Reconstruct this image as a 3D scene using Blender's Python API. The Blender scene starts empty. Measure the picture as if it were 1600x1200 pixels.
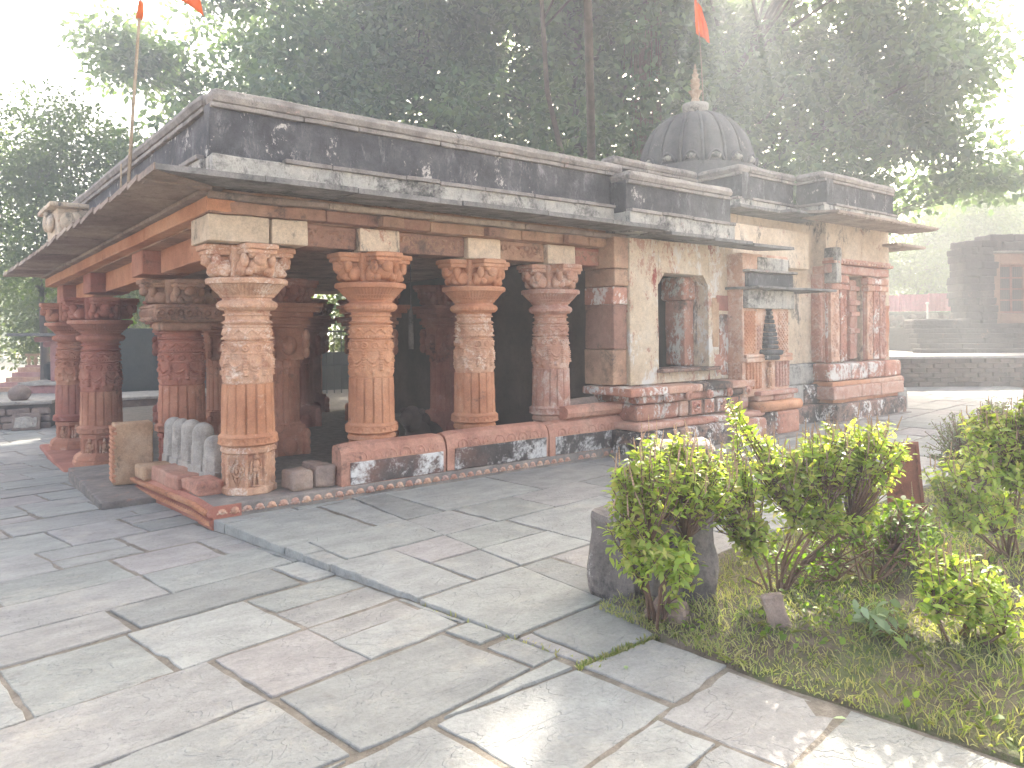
import bpy, math, random
import numpy as np
from mathutils import Matrix, Vector
R_ = math.radians
sc = bpy.context.scene
col = sc.collection
rng = np.random.default_rng(7)
random.seed(7)

# ------------------------------------------------------------------ camera
TH = R_(52.373); RO = R_(-0.424)
Fv = np.array([math.cos(TH), math.sin(TH), 0.])
R0 = np.array([math.sin(TH), -math.cos(TH), 0.]); U0 = np.cross(R0, Fv)
Rv = R0*math.cos(RO)+U0*math.sin(RO); Uv = np.cross(Rv, Fv)
CAM = np.array([-2.189, -6.727, 1.55])
cam = bpy.data.cameras.new('camera'); camo = bpy.data.objects.new('camera', cam); col.objects.link(camo)
cam.sensor_width = 36; cam.lens = 1143.8/1600*36; cam.shift_x = .00375; cam.shift_y = -.0524
cam.clip_start = .05; cam.clip_end = 1000
camo.matrix_world = Matrix(((Rv[0], Uv[0], -Fv[0], CAM[0]), (Rv[1], Uv[1], -Fv[1], CAM[1]), (Rv[2], Uv[2], -Fv[2], CAM[2]), (0, 0, 0, 1)))
sc.camera = camo
def seen(x, y, m=.12):                      # is a ground point within the field the camera can cover (to leave out what is never seen)
    p = np.array([x, y, 0])-CAM; w = p@Fv
    return w > .8 and abs((p@Rv)/w) < .70+m+.6/w

# ------------------------------------------------------------------ light
SUN_EL = R_(30.5); SUN_AZ = TH-R_(17)          # azimuth from +x, counter-clockwise
SUN = np.array([math.cos(SUN_EL)*math.cos(SUN_AZ), math.cos(SUN_EL)*math.sin(SUN_AZ), math.sin(SUN_EL)])
world = bpy.data.worlds.new('World'); sc.world = world; world.use_nodes = True
wn = world.node_tree.nodes; wl = world.node_tree.links
sky = wn.new('ShaderNodeTexSky'); sky.sky_type = 'NISHITA'; sky.sun_disc = False
sky.sun_elevation = SUN_EL; sky.sun_rotation = math.pi/2-SUN_AZ
sky.air_density = .5; sky.dust_density = 7.0; sky.ozone_density = .5; sky.altitude = 200
bg = wn['Background']; bg.inputs[1].default_value = .15
tint = wn.new('ShaderNodeMix'); tint.data_type = 'RGBA'; tint.blend_type = 'MULTIPLY'; tint.inputs[0].default_value = 1
tint.inputs[7].default_value = (1, .955, .85, 1)                            # warm tint over the whole sky, standing in for camera white balance
wl.new(sky.outputs[0], tint.inputs[6]); wl.new(tint.outputs[2], bg.inputs[0])
sun = bpy.data.lights.new('sun', 'SUN'); sun.energy = 3.0; sun.angle = R_(.55); sun.color = (1, .92, .8)
suno = bpy.data.objects.new('sun', sun); col.objects.link(suno)
suno.rotation_euler = Vector(tuple(-SUN)).to_track_quat('-Z', 'Y').to_euler()
sc.view_settings.view_transform = 'Standard'; sc.view_settings.look = 'None'
sc.view_settings.exposure = 3.35; sc.view_settings.gamma = 1; sc.view_settings.use_curve_mapping = False
HAZE = .0122  # air haze, thickened to imitate a lens veil over the view
cy = sc.cycles
cy.use_denoising = True; cy.max_bounces = 6; cy.diffuse_bounces = 4; cy.glossy_bounces = 2; cy.transmission_bounces = 4; cy.volume_bounces = 0
cy.sample_clamp_indirect = 6; cy.use_adaptive_sampling = True; cy.adaptive_threshold = .02

# ------------------------------------------------------------------ materials
class NT:
    def __init__(s, name):
        s.m = bpy.data.materials.new(name); s.m.use_nodes = True
        s.n = s.m.node_tree.nodes; s.l = s.m.node_tree.links
        s.bs = s.n['Principled BSDF']; s.out = s.n['Material Output']
        g = s.n.new('ShaderNodeNewGeometry'); s.pos = g.outputs['Position']; s.isl = g.outputs['Random Per Island']
        s.rnd = s.n.new('ShaderNodeObjectInfo').outputs['Random']
    def mp(s, sca=(1, 1, 1), off=(0, 0, 0), rot=(0, 0, 0)):
        k = s.n.new('ShaderNodeMapping'); s.l.new(s.pos, k.inputs[0]); k.inputs[1].default_value = off; k.inputs[2].default_value = rot; k.inputs[3].default_value = sca
        return k.outputs[0]
    def noise(s, scale, detail=5, rough=.6, v=None, dist=0):
        k = s.n.new('ShaderNodeTexNoise'); k.inputs['Scale'].default_value = scale; k.inputs['Detail'].default_value = detail
        k.inputs['Roughness'].default_value = rough; k.inputs['Distortion'].default_value = dist
        s.l.new(v if v is not None else s.pos, k.inputs['Vector']); return k.outputs[0]
    def ramp(s, fac, stops):
        k = s.n.new('ShaderNodeValToRGB'); e = k.color_ramp.elements
        while len(e) < len(stops): e.new(.5)
        for i, (p, c) in enumerate(stops):
            e[i].position = p; e[i].color = (*c, 1) if hasattr(c, '__len__') else (c, c, c, 1)
        s.l.new(fac, k.inputs[0]); return k.outputs[0]
    def mix(s, a, b, fac, mode='MIX'):
        k = s.n.new('ShaderNodeMix'); k.data_type = 'RGBA'; k.blend_type = mode
        for v, i in ((fac, 0), (a, 6), (b, 7)):
            if hasattr(v, 'links'): s.l.new(v, k.inputs[i])
            else: k.inputs[i].default_value = v if i == 0 else (*v, 1)
        return k.outputs[2]
    def math(s, op, a, b=0.):
        k = s.n.new('ShaderNodeMath'); k.operation = op
        for v, i in ((a, 0), (b, 1)):
            if hasattr(v, 'links'): s.l.new(v, k.inputs[i])
            else: k.inputs[i].default_value = v
        return k.outputs[0]
    def hsv(s, c, h=None, v=None):
        k = s.n.new('ShaderNodeHueSaturation'); s.l.new(c, k.inputs['Color'])
        if h is not None: s.l.new(h, k.inputs['Hue'])
        if v is not None: s.l.new(v, k.inputs['Value'])
        return k.outputs[0]
    def bump(s, h, strength=.3, dist=.02):
        k = s.n.new('ShaderNodeBump'); k.inputs['Strength'].default_value = strength; k.inputs['Distance'].default_value = dist
        s.l.new(h, k.inputs['Height']); s.l.new(k.outputs[0], s.bs.inputs['Normal'])
    def fin(s, c, rough=.85, spec=.25):
        if hasattr(c, 'links'): s.l.new(c, s.bs.inputs['Base Color'])
        else: s.bs.inputs['Base Color'].default_value = (*c, 1)
        s.bs.inputs['Roughness'].default_value = rough; s.bs.inputs['Specular IOR Level'].default_value = spec
        return s.m
def stone(name, cols, scale=2.2, patches=(), bump=.35, bscale=28, bdist=.015, rough=.88, var=.25, streak=None, hue=.0, mott=.65):
    """weathered stone or plaster: base tones by noise, then patches (colour, scale, low, high, seed, stretch)"""
    t = NT(name); n = len(cols)
    c = t.ramp(t.noise(scale, 8, .62), [(.3+.4*i/max(1, n-1), k) for i, k in enumerate(cols)])
    fine = t.noise(75, 6, .8)
    c = t.mix(c, t.ramp(t.noise(11, 9, .78), [(.32, .6), (.5, 1.0), (.68, 1.25)]), mott, 'MULTIPLY')
    c = t.mix(c, t.ramp(fine, [(.25, .5), (.75, 1.35)]), .6, 'MULTIPLY')
    for (pc, psc, lo, hi, seed, st) in patches:
        v = t.mp((1, 1, st), (seed*3.7, seed*1.9, seed*2.3))
        nn = t.math('ADD', t.math('MULTIPLY', t.noise(psc, 10, .72, v, .5), .85), t.math('MULTIPLY', t.noise(psc*9, 9, .8, v), .45)); nn = t.math('SUBTRACT', nn, .15)
        c = t.mix(c, pc, t.ramp(nn, [(lo, 0.), (hi+.01, .93)]))
    if var:
        c = t.hsv(c, t.math('ADD', .5-hue/2, t.math('MULTIPLY', t.rnd, hue)) if hue else None, t.math('ADD', 1-var/2, t.math('MULTIPLY', t.rnd, var)))
    h = t.math('ADD', t.noise(bscale, 7, .68), t.math('MULTIPLY', t.noise(bscale*.17, 4, .6), 1.4))
    t.bump(h, bump, bdist)
    return t.fin(c, rough, .2)
BLK = (.035, .034, .033); WHT = (.62, .6, .56); CRM = (.58, .45, .3); RED = (.28, .045, .035)
M = {}
M['orange'] = stone('orange_sandstone', [(.37, .155, .085), (.53, .255, .145), (.6, .335, .205)], 1.6, [((.6, .42, .3), 5, .6, .7, 1, 1), ((.3, .13, .08), 9, .58, .68, 2, .5), ((.09, .06, .05), 2.5, .62, .72, 3, 1)], .5, 34, var=.12, hue=.006, mott=.35)
M['palecarve'] = stone('limewashed_carving', [(.42, .22, .14), (.53, .31, .2), (.6, .4, .28)], 3, [((.7, .58, .48), 6, .53, .62, 51, 1), ((.38, .17, .11), 7, .56, .64, 52, 1)], .5, 34, var=.1)
M['pink'] = stone('pink_sandstone', [(.38, .19, .135), (.5, .28, .2), (.58, .37, .28)], 3, [((.6, .5, .43), 7, .5, .64, 4, 1), ((.1, .07, .06), 3, .6, .72, 5, 1)], .5, 34, var=.25, hue=.02, mott=.35)
M['red'] = stone('red_sandstone', [(.28, .11, .075), (.4, .17, .115), (.47, .24, .16)], 2.4, [((.5, .34, .27), 8, .58, .7, 6, 1), ((.08, .05, .045), 2.2, .58, .7, 7, 1)], .5, 34, var=.3, hue=.02, mott=.35)
M['brown'] = stone('brown_sandstone', [(.24, .14, .1), (.35, .2, .14), (.44, .28, .19)], 2, [((.07, .055, .05), 2.4, .52, .66, 8, 1), ((.42, .33, .25), 6, .6, .72, 9, 1)], .45, 30, var=.35, hue=.02)
M['eave'] = stone('eave_slab_stone', [(.24, .18, .15), (.33, .26, .21), (.41, .33, .27)], 3, [((.06, .055, .055), 1.6, .54, .68, 10, 1)], .4, 40, var=.45, hue=.02)
M['eavedge'] = stone('weathered_eave_edge', [(.12, .115, .115), (.2, .19, .18), (.27, .25, .24)], 4, [((.04, .04, .04), 3, .5, .66, 11, 1)], .5, 40)
M['cream'] = stone('cream_limewash', [(.52, .4, .28), (.64, .52, .39), (.7, .61, .5)], 1.7, [((.13, .115, .105), 2.4, .56, .63, 12, .45), ((.42, .23, .16), 2.2, .6, .63, 13, 1)], .3, 30)
M['wall'] = stone('peeling_cream_plaster', [(.55, .43, .3), (.65, .53, .39), (.7, .61, .49)], 1.2, [((.45, .25, .18), 1.6, .535, .55, 14, .6), (RED, 2.6, .585, .6, 15, .5), ((.68, .65, .6), 2.1, .56, .575, 16, .5), ((.12, .105, .1), 2.6, .57, .64, 17, .45)], .4, 26)
M['whitered'] = stone('red_stone_with_white_paint', [(.3, .13, .09), (.42, .2, .14), (.46, .26, .19)], 2, [(WHT, 2.8, .52, .55, 18, .7), (RED, 3.5, .6, .63, 19, .7), ((.05, .045, .045), 2.2, .54, .66, 20, .6)], .45, 26)
M['parapet'] = stone('blackened_parapet_plaster', [(.045, .045, .05), (.075, .075, .081), (.125, .122, .125)], 3.4, [((.24, .235, .235), 7, .55, .67, 21, .35), ((.5, .47, .43), 2.6, .595, .62, 22, .7), ((.27, .17, .13), 3, .65, .69, 23, 1), ((.03, .03, .033), 2.2, .56, .68, 53, .25)], .6, 30)
M['stained'] = stone('stained_white_band', [(.3, .29, .27), (.42, .4, .36), (.5, .46, .4)], 2.6, [(BLK, 1.5, .49, .6, 24, 1), ((.05, .05, .05), 6, .55, .66, 25, .4), ((.4, .24, .2), 4, .63, .68, 26, 1)], .5, 30)
M['coping'] = stone('grey_coping', [(.17, .15, .14), (.26, .235, .215), (.34, .31, .28)], 5, [((.06, .055, .055), 3.4, .54, .66, 27, 1), ((.42, .3, .26), 4, .6, .66, 28, 1)], .5, 36)
M['base'] = stone('black_and_white_stained_base', [(.2, .11, .08), (.28, .17, .13), (.3, .23, .2)], 2, [(BLK, 1.6, .44, .54, 29, 1), ((.66, .65, .62), 3.2, .545, .58, 30, .8)], .55, 28)
M['seat'] = stone('red_seat_slab', [(.32, .15, .11), (.45, .23, .165), (.5, .3, .22)], 2.5, [((.1, .07, .06), 3, .55, .68, 31, 1)], .5, 34, var=.15)
M['seatlow'] = stone('stained_seat_face', [(.045, .042, .042), (.09, .075, .07), (.2, .11, .085)], 1.5, [((.62, .61, .59), 1.9, .49, .57, 33, 1), ((.035, .034, .034), 6, .58, .66, 34, 1)], .5, 30)
M['grey'] = stone('grey_stone', [(.3, .265, .23), (.42, .38, .33), (.52, .48, .425)], 6, [((.16, .145, .13), 4, .55, .68, 35, 1)], .5, 40, var=.15)
M['greyred'] = stone('weathered_block_stone', [(.18, .14, .12), (.28, .21, .175), (.36, .26, .2)], 3.5, [((.36, .32, .27), 5, .58, .7, 36, 1)], .6, 30)
M['stump'] = stone('dark_weathered_stump', [(.13, .115, .105), (.2, .175, .16), (.28, .235, .21)], 3, [((.045, .042, .04), 2.2, .5, .6, 54, .5), ((.5, .48, .45), 4, .6, .65, 55, 1)], .7, 26)
M['yellow'] = stone('ochre_sandstone', [(.36, .22, .13), (.45, .29, .18), (.5, .36, .25)], 3, [((.12, .09, .07), 4, .6, .7, 37, 1)], .6, 30)
M['plinthgrey'] = stone('dark_plinth_stone', [(.15, .13, .12), (.22, .195, .175), (.3, .25, .22)], 3, [((.36, .2, .14), 3, .58, .68, 38, 1)], .5, 36)
M['floor'] = stone('hall_floor', [(.2, .165, .145), (.28, .235, .205), (.35, .3, .26)], 2)
M['dark'] = stone('dark_brown_stone', [(.06, .046, .038), (.09, .066, .054), (.12, .09, .074)], 1.5)  # plain dark brown tone for inner walls, shrine back and bull
M['dome'] = stone('blackened_dome_plaster', [(.075, .073, .078), (.115, .11, .112), (.16, .15, .15)], 2.2, [((.33, .3, .27), 3.2, .61, .68, 39, .5), ((.04, .04, .042), 2, .58, .7, 40, .4)], .5, 34)
M['slate'] = stone('dark_green_slate_wall', [(.05, .056, .052), (.068, .073, .068), (.09, .094, .088)], 1.2)
M['ruin'] = stone('dark_ruin_masonry', [(.035, .03, .03), (.06, .05, .048), (.09, .072, .066)], 1.5, [((.22, .12, .09), 2, .6, .66, 41, 1)], .8, 12, .04)
M['ruinred'] = stone('brown_ruin_plaster', [(.16, .085, .06), (.23, .125, .085), (.28, .17, .12)], 1)
M['brick'] = stone('dark_brick', [(.06, .045, .042), (.1, .07, .06), (.16, .1, .085)], 2, var=.7, hue=.02)
M['rubble'] = stone('rubble_stone', [(.16, .12, .1), (.24, .18, .15), (.3, .25, .22)], 1.5, var=.8, hue=.04)
M['mortar'] = stone('mortar', [(.13, .11, .095), (.18, .155, .135)], 3)
M['pinkpaint'] = stone('pink_painted_stone', [(.42, .2, .19), (.5, .27, .25), (.55, .36, .34)], 2)
M['pinkmetal'] = stone('pink_metal_sheet', [(.5, .17, .24), (.56, .21, .28)], 1, bump=.05)
M['rust'] = stone('rusty_metal', [(.16, .055, .04), (.24, .085, .06), (.3, .13, .09)], 4, [((.1, .04, .03), 9, .55, .65, 42, 1)], .3, 50)
M['dirt'] = stone('joint_dirt', [(.13, .11, .09), (.19, .165, .135), (.25, .22, .185)], 9, [((.09, .12, .04), 1.1, .6, .7, 43, 1)], .8, 60)
M['soil'] = stone('garden_soil', [(.09, .07, .052), (.14, .11, .085), (.2, .165, .13)], 5, [((.09, .12, .04), 1.4, .46, .6, 44, 1)], .9, 40, .03)
M['earth'] = stone('pale_dry_earth', [(.4, .33, .25), (.47, .4, .31)], .4)
M['white'] = NT('white_paint').fin((.7, .69, .66), .7)
M['brass'] = stone('worn_gilt', [(.3, .2, .13), (.42, .3, .2), (.55, .44, .34)], 9)
M['wood'] = stone('bamboo_pole', [(.3, .23, .16), (.4, .33, .25)], 4)
M['iron'] = NT('dark_iron').fin((.03, .03, .03), .6)
M['cloth'] = NT('orange_cloth'); M['cloth'].bs.inputs['Transmission Weight'].default_value = 0
def slabmat(name, cols):
    t = NT(name)
    c = t.ramp(t.rnd, [(i/(len(cols)-1), k) for i, k in enumerate(cols)])
    v = t.mp((1, 1.7, 1), rot=(0, 0, .35))
    c = t.mix(c, t.ramp(t.noise(3.5, 8, .65, v), [(.3, .72), (.7, 1.22)]), .8, 'MULTIPLY')
    c = t.mix(c, (.46, .42, .36), t.ramp(t.noise(1.7, 7, .7), [(.55, 0.), (.72, .55)]))
    c = t.mix(c, (.15, .135, .125), t.ramp(t.noise(7, 6, .7), [(.6, 0.), (.74, .6)]))
    c = t.mix(c, t.ramp(t.noise(45, 8, .8), [(.3, .7), (.5, 1.), (.7, 1.2)]), .65, 'MULTIPLY')
    ledge = t.ramp(t.noise(2.6, 4, .55, v, .6), [(.44, 0.), (.45, .5), (.53, .5), (.54, 1.)])
    h = t.math('ADD', t.math('MULTIPLY', ledge, .42), t.math('MULTIPLY', t.noise(30, 7, .7), .5))
    t.bump(h, .8, .028)
    return t.fin(c, .8, .12)
M['slab'] = slabmat('grey_flagstone', [(.25, .25, .235), (.29, .29, .275), (.315, .295, .28), (.27, .275, .255), (.33, .33, .31), (.3, .3, .285), (.33, .3, .29)])
def leafmat(name, cols, trans=.45, rough=.5, big=.35):
    t = NT(name)
    c = t.ramp(t.isl, [(i/(len(cols)-1), k) for i, k in enumerate(cols)])
    c = t.mix(c, t.ramp(t.noise(big, 3, .5), [(.3, .5), (.7, 1.6)]), .65, 'MULTIPLY')
    t.fin(c, rough, .3)
    tr = t.n.new('ShaderNodeBsdfTranslucent'); t.l.new(t.mix(c, (1.5, 1.7, .5), 1., 'MULTIPLY'), tr.inputs[0])
    mx = t.n.new('ShaderNodeMixShader'); mx.inputs[0].default_value = trans
    t.l.new(t.bs.outputs[0], mx.inputs[1]); t.l.new(tr.outputs[0], mx.inputs[2]); t.l.new(mx.outputs[0], t.out.inputs[0])
    return t.m
M['fig'] = leafmat('fig_leaves', [(.075, .115, .075), (.115, .17, .1), (.17, .23, .125), (.09, .14, .1)], .34, .32, .45)
M['airy'] = leafmat('airy_leaves', [(.07, .1, .04), (.1, .14, .055), (.09, .12, .06)], .45)
M['lime'] = leafmat('yellow_green_leaves', [(.09, .13, .03), (.14, .18, .035), (.075, .12, .035)], .45)
M['basil'] = leafmat('basil_leaves', [(.2, .27, .08), (.3, .37, .09), (.4, .46, .12), (.25, .33, .08), (.5, .49, .17), (.38, .33, .15)], .48, .5, 2.5)
M['basild'] = leafmat('dark_basil_leaves', [(.11, .19, .035), (.17, .26, .04), (.25, .32, .05)], .45, .5, 2.5)
M['pale'] = leafmat('pale_leaves', [(.2, .27, .16), (.26, .33, .2), (.3, .38, .25)], .35)
M['greyshrub'] = leafmat('grey_green_leaves', [(.1, .12, .07), (.14, .155, .09), (.17, .18, .12)], .35)
M['grass'] = leafmat('grass_blades', [(.18, .24, .09), (.26, .3, .11), (.38, .35, .2), (.22, .26, .1), (.42, .37, .23), (.34, .3, .19)], .4, .6, 1.2)
M['spike'] = leafmat('basil_flowers', [(.32, .2, .18), (.42, .28, .24), (.3, .24, .14)], .3)
M['far'] = leafmat('far_leaves', [(.07, .1, .035), (.1, .14, .05), (.14, .17, .06)], .4)
t = NT('tree_bark'); t.bump(t.noise(9, 8, .7, t.mp((1, 1, .25))), .8, .05); M['bark'] = t.fin(t.ramp(t.noise(5, 7, .6, t.mp((1, 1, .2))), [(.3, (.06, .048, .04)), (.7, (.16, .13, .11))]), .9)
M['twig'] = stone('woody_stems', [(.15, .09, .065), (.25, .16, .115)], 14, bump=.3)
t = M['cloth']; t.fin((.72, .19, .045), .8)
tr = t.n.new('ShaderNodeBsdfTranslucent'); tr.inputs[0].default_value = (.85, .25, .06, 1); mx = t.n.new('ShaderNodeMixShader'); mx.inputs[0].default_value = .45
t.l.new(t.bs.outputs[0], mx.inputs[1]); t.l.new(tr.outputs[0], mx.inputs[2]); t.l.new(mx.outputs[0], t.out.inputs[0]); M['cloth'] = t.m
t = NT('yellow_cloth'); M['yellowcloth'] = t.fin((.7, .4, .06), .8)

# ------------------------------------------------------------------ mesh helpers
def vnoise(p, seed=0):
    """smooth value noise, p (n,3) -> (n,) in -1..1"""
    p = np.asarray(p, float)+seed*17.3; i = np.floor(p).astype(np.int64); f = p-i; f = f*f*(3-2*f)
    def hsh(a, b, c):
        h = (a*374761393+b*668265263+c*2147483647+seed*9176) & 0xffffffff
        h = ((h ^ (h >> 13))*1274126177) & 0xffffffff
        return ((h ^ (h >> 16)) & 0xffff)/32767.5-1
    r = 0
    for a in (0, 1):
        for b in (0, 1):
            for c in (0, 1):
                r = r+hsh(i[:, 0]+a, i[:, 1]+b, i[:, 2]+c)*(f[:, 0] if a else 1-f[:, 0])*(f[:, 1] if b else 1-f[:, 1])*(f[:, 2] if c else 1-f[:, 2])
    return r
class MB:
    def __init__(s): s.v = []; s.f = []; s.n = 0
    def add(s, v, f):
        v = np.asarray(v, float).reshape(-1, 3); s.v.append(v)
        o = s.n; s.f += [tuple(int(k)+o for k in q) for q in f]; s.n += len(v); return s
    def box(s, x0, x1, y0, y1, z0, z1, c=.0):
        if c <= 0:
            v = [(x, y, z) for z in (z0, z1) for y in (y0, y1) for x in (x0, x1)]
            return s.add(v, [(0, 2, 3, 1), (4, 5, 7, 6), (0, 1, 5, 4), (2, 6, 7, 3), (0, 4, 6, 2), (1, 3, 7, 5)])
        return s.rbox(x0, x1, y0, y1, z0, z1, c, 1e9, 0)
    def rbox(s, x0, x1, y0, y1, z0, z1, r=.02, step=.1, amp=.008, freq=5, seed=0):
        """rounded box with an uneven, worn surface"""
        lo = np.array([x0, y0, z0]); hi = np.array([x1, y1, z1]); ce = (lo+hi)/2; h = (hi-lo)/2; r = min(r, h.min()*.95)
        ax = []
        for k in range(3):
            m = max(1, int(round((2*h[k]-2*r)/step)))
            ax.append(np.concatenate([[-h[k]], np.linspace(-h[k]+r, h[k]-r, m+1), [h[k]]]))
        idx = {}; V = []; Fc = []
        def vid(t):
            if t not in idx: idx[t] = len(V); V.append([ax[0][t[0]], ax[1][t[1]], ax[2][t[2]]])
            return idx[t]
        L = [len(a)-1 for a in ax]
        for k in range(3):
            a, b = (k+1) % 3, (k+2) % 3
            for side in (0, L[k]):
                for i in range(L[a]):
                    for j in range(L[b]):
                        q = []
                        for (di, dj) in ((0, 0), (1, 0), (1, 1), (0, 1)):
                            t = [0, 0, 0]; t[k] = side; t[a] = i+di; t[b] = j+dj; q.append(vid(tuple(t)))
                        Fc.append(q if side else q[::-1])
        V = np.array(V); inner = np.clip(V, -h+r, h-r); d = V-inner; ln = np.linalg.norm(d, axis=1, keepdims=True); V = inner+d/np.maximum(ln, 1e-9)*r
        V = V+ce
        if amp: V = V+np.stack([vnoise(V*freq, seed+k) for k in range(3)], 1)*amp+np.stack([vnoise(V*freq*3, seed+k+5) for k in range(3)], 1)*amp*.4
        return s.add(V, Fc)
    def loft(s, rings, cap=True, closed=True):
        n = len(rings[0]); V = np.concatenate([np.asarray(r, float) for r in rings]); Fc = []
        for i in range(len(rings)-1):
            for j in range(n if closed else n-1):
                k = (j+1) % n; Fc.append((i*n+j, i*n+k, (i+1)*n+k, (i+1)*n+j))
        if cap: Fc.append(tuple(range(n))[::-1]); Fc.append(tuple((len(rings)-1)*n+j for j in range(n)))
        return s.add(V, Fc)
    def lathe(s, prof, n=32, c=(0, 0, 0), disp=None, cap=True):
        """prof rows (r, z); disp(theta, z, r) adds to the radius"""
        prof = np.asarray(prof, float); th = np.linspace(0, 2*math.pi, n, endpoint=False)
        T, Z = np.meshgrid(th, prof[:, 1]); Rr = np.repeat(prof[:, :1], n, 1)
        if disp is not None: Rr = Rr+disp(T, Z, Rr)
        V = np.stack([Rr*np.cos(T)+c[0], Rr*np.sin(T)+c[1], Z+c[2]], -1)
        return s.loft(list(V), cap)
    def tube(s, pts, rad, n=6):
        pts = np.asarray(pts, float); rad = np.broadcast_to(rad, (len(pts),)); rings = []
        t = np.gradient(pts, axis=0); t /= np.linalg.norm(t, axis=1, keepdims=True)+1e-9
        a = np.cross(t[0], [0, 0, 1]); a = a if np.linalg.norm(a) > .1 else np.cross(t[0], [1, 0, 0]); a /= np.linalg.norm(a)
        for p, d, r in zip(pts, t, rad):
            a = a-d*(a@d); a /= np.linalg.norm(a)+1e-9; b = np.cross(d, a)
            rings.append([p+r*(math.cos(k)*a+math.sin(k)*b) for k in np.linspace(0, 2*math.pi, n, endpoint=False)])
        return s.loft(rings)
    def ell(s, c, r, n=10, m=7, rot=None):
        ph = np.linspace(-math.pi/2, math.pi/2, m+1); th = np.linspace(0, 2*math.pi, n, endpoint=False); rings = []
        for p in ph:
            q = max(math.cos(p), .02); ring = np.stack([q*np.cos(th), q*np.sin(th), np.full(n, math.sin(p))], 1)*np.asarray(r)
            if rot is not None: ring = ring@np.array(rot).T
            rings.append(ring+np.asarray(c))
        return s.loft(rings)
    def extr(s, prof, axis, a0, a1, m=1, cap=True):
        """prof: closed polygon of (outward, z); axis 'x': runs along x, outward = y; axis 'y': runs along y, outward = x"""
        rings = []
        for t_ in np.linspace(a0, a1, m+1):
            rings.append([(t_, p, z) if axis == 'x' else (p, t_, z) for p, z in prof])
        return s.loft(rings, cap)
    def grid(s, fn, nu, nv):
        V = [fn(i/nu, j/nv) for j in range(nv+1) for i in range(nu+1)]
        return s.add(V, [(j*(nu+1)+i, j*(nu+1)+i+1, (j+1)*(nu+1)+i+1, (j+1)*(nu+1)+i) for j in range(nv) for i in range(nu)])
    def relief(s, o, ux, uz, out, w, h, fn, nu, nv, depth=.03):
        """carved panel: origin o, axes ux, uz, normal out; fn(U, V) in metres gives the relief height"""
        U, V = np.meshgrid(np.linspace(0, w, nu+1), np.linspace(0, h, nv+1)); H = fn(U, V)
        H = np.array(H, float); H[0, :] = H[-1, :] = -depth; H[:, 0] = H[:, -1] = -depth
        P = np.asarray(o)+U[..., None]*np.asarray(ux)+V[..., None]*np.asarray(uz)+H[..., None]*np.asarray(out)
        return s.add(P.reshape(-1, 3), [(j*(nu+1)+i, j*(nu+1)+i+1, (j+1)*(nu+1)+i+1, (j+1)*(nu+1)+i) for j in range(nv) for i in range(nu)])
    def mesh(s, name, mat, smooth=False, warp=None):
        V = np.concatenate(s.v)
        if warp is not None: V = warp(V)
        me = bpy.data.meshes.new(name); me.from_pydata(V.tolist(), [], s.f)
        if smooth: me.polygons.foreach_set('use_smooth', np.ones(len(me.polygons), bool))
        if mat is not None: me.materials.append(M[mat] if isinstance(mat, str) else mat)
        me.update(); return me
    def ob(s, name, mat, parent=None, smooth=False, loc=(0, 0, 0), warp=None, rz=0):
        return link(name, s.mesh(name, mat, smooth, warp), parent, loc, rz)
def link(name, me, parent=None, loc=(0, 0, 0), rz=0, scale=None):
    o = bpy.data.objects.new(name, me); col.objects.link(o); o.parent = parent; o.location = loc; o.rotation_euler[2] = rz
    if scale is not None: o.scale = scale
    return o
def tag(o, label=None, cat=None, group=None, kind=None):
    for k, v in (('label', label), ('category', cat), ('group', group), ('kind', kind)):
        if v: o[k] = v
    return o
def empty(name, loc=(0, 0, 0), rz=0, label=None, cat=None, group=None): return tag(link(name, None, None, loc, rz), label, cat, group)
def fix_normals(o):
    import bmesh
    b = bmesh.new(); b.from_mesh(o.data); bmesh.ops.recalc_face_normals(b, faces=b.faces); b.to_mesh(o.data); b.free()
def SH(V):                                   # the old porch has settled towards its far corner and runs slightly out of square
    V = np.array(V, float); y = np.maximum(V[:, 1], 0); V[:, 0] -= .06*y; V[:, 2] -= .036*y; return V
def sh(x, y, z): q = SH([[x, y, z]])[0]; return (q[0], q[1], q[2])
def smoothstep(a, b, x): q = np.clip((x-a)/(b-a), 0, 1); return q*q*(3-2*q)

# ------------------------------------------------------------------ ground and paving
def zlow(x, y): return 0. if y < -4.1 else (-.0222*(y+4.1) if y < -.5 else (-.08-.04*(y+.5) if y < 6 else -.34))
def stepx(y): return -.42-.155*(y+.5)
BED = [(.62, -4.12), (.63, -4.84), (.74, -5.4), (.86, -6.2), (1.1, -8.5)]      # edge of the garden bed
def bedx(y):
    ys = [-b[1] for b in BED]; return float(np.interp(-y, ys, [b[0] for b in BED]))
def reary(x): return -3.75+.05*(x-.9)
g = MB(); g.add([(-300, -300, -.62), (300, -300, -.62), (300, 300, -.62), (-300, 300, -.62)], [(0, 1, 2, 3)]); tag(g.ob('ground', 'earth'), kind='structure')
def clip(poly, a, b, c):                     # keep a*x+b*y<=c
    out = []
    for i in range(len(poly)):
        p, q = poly[i], poly[(i+1) % len(poly)]; dp = a*p[0]+b*p[1]-c; dq = a*q[0]+b*q[1]-c
        if dp <= 0: out.append(p)
        if dp*dq < 0: k = dp/(dp-dq); out.append((p[0]+k*(q[0]-p[0]), p[1]+k*(q[1]-p[1])))
    return out
def area(p): return .5*abs(sum(p[i][0]*p[(i+1) % len(p)][1]-p[(i+1) % len(p)][0]*p[i][1] for i in range(len(p))))
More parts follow.
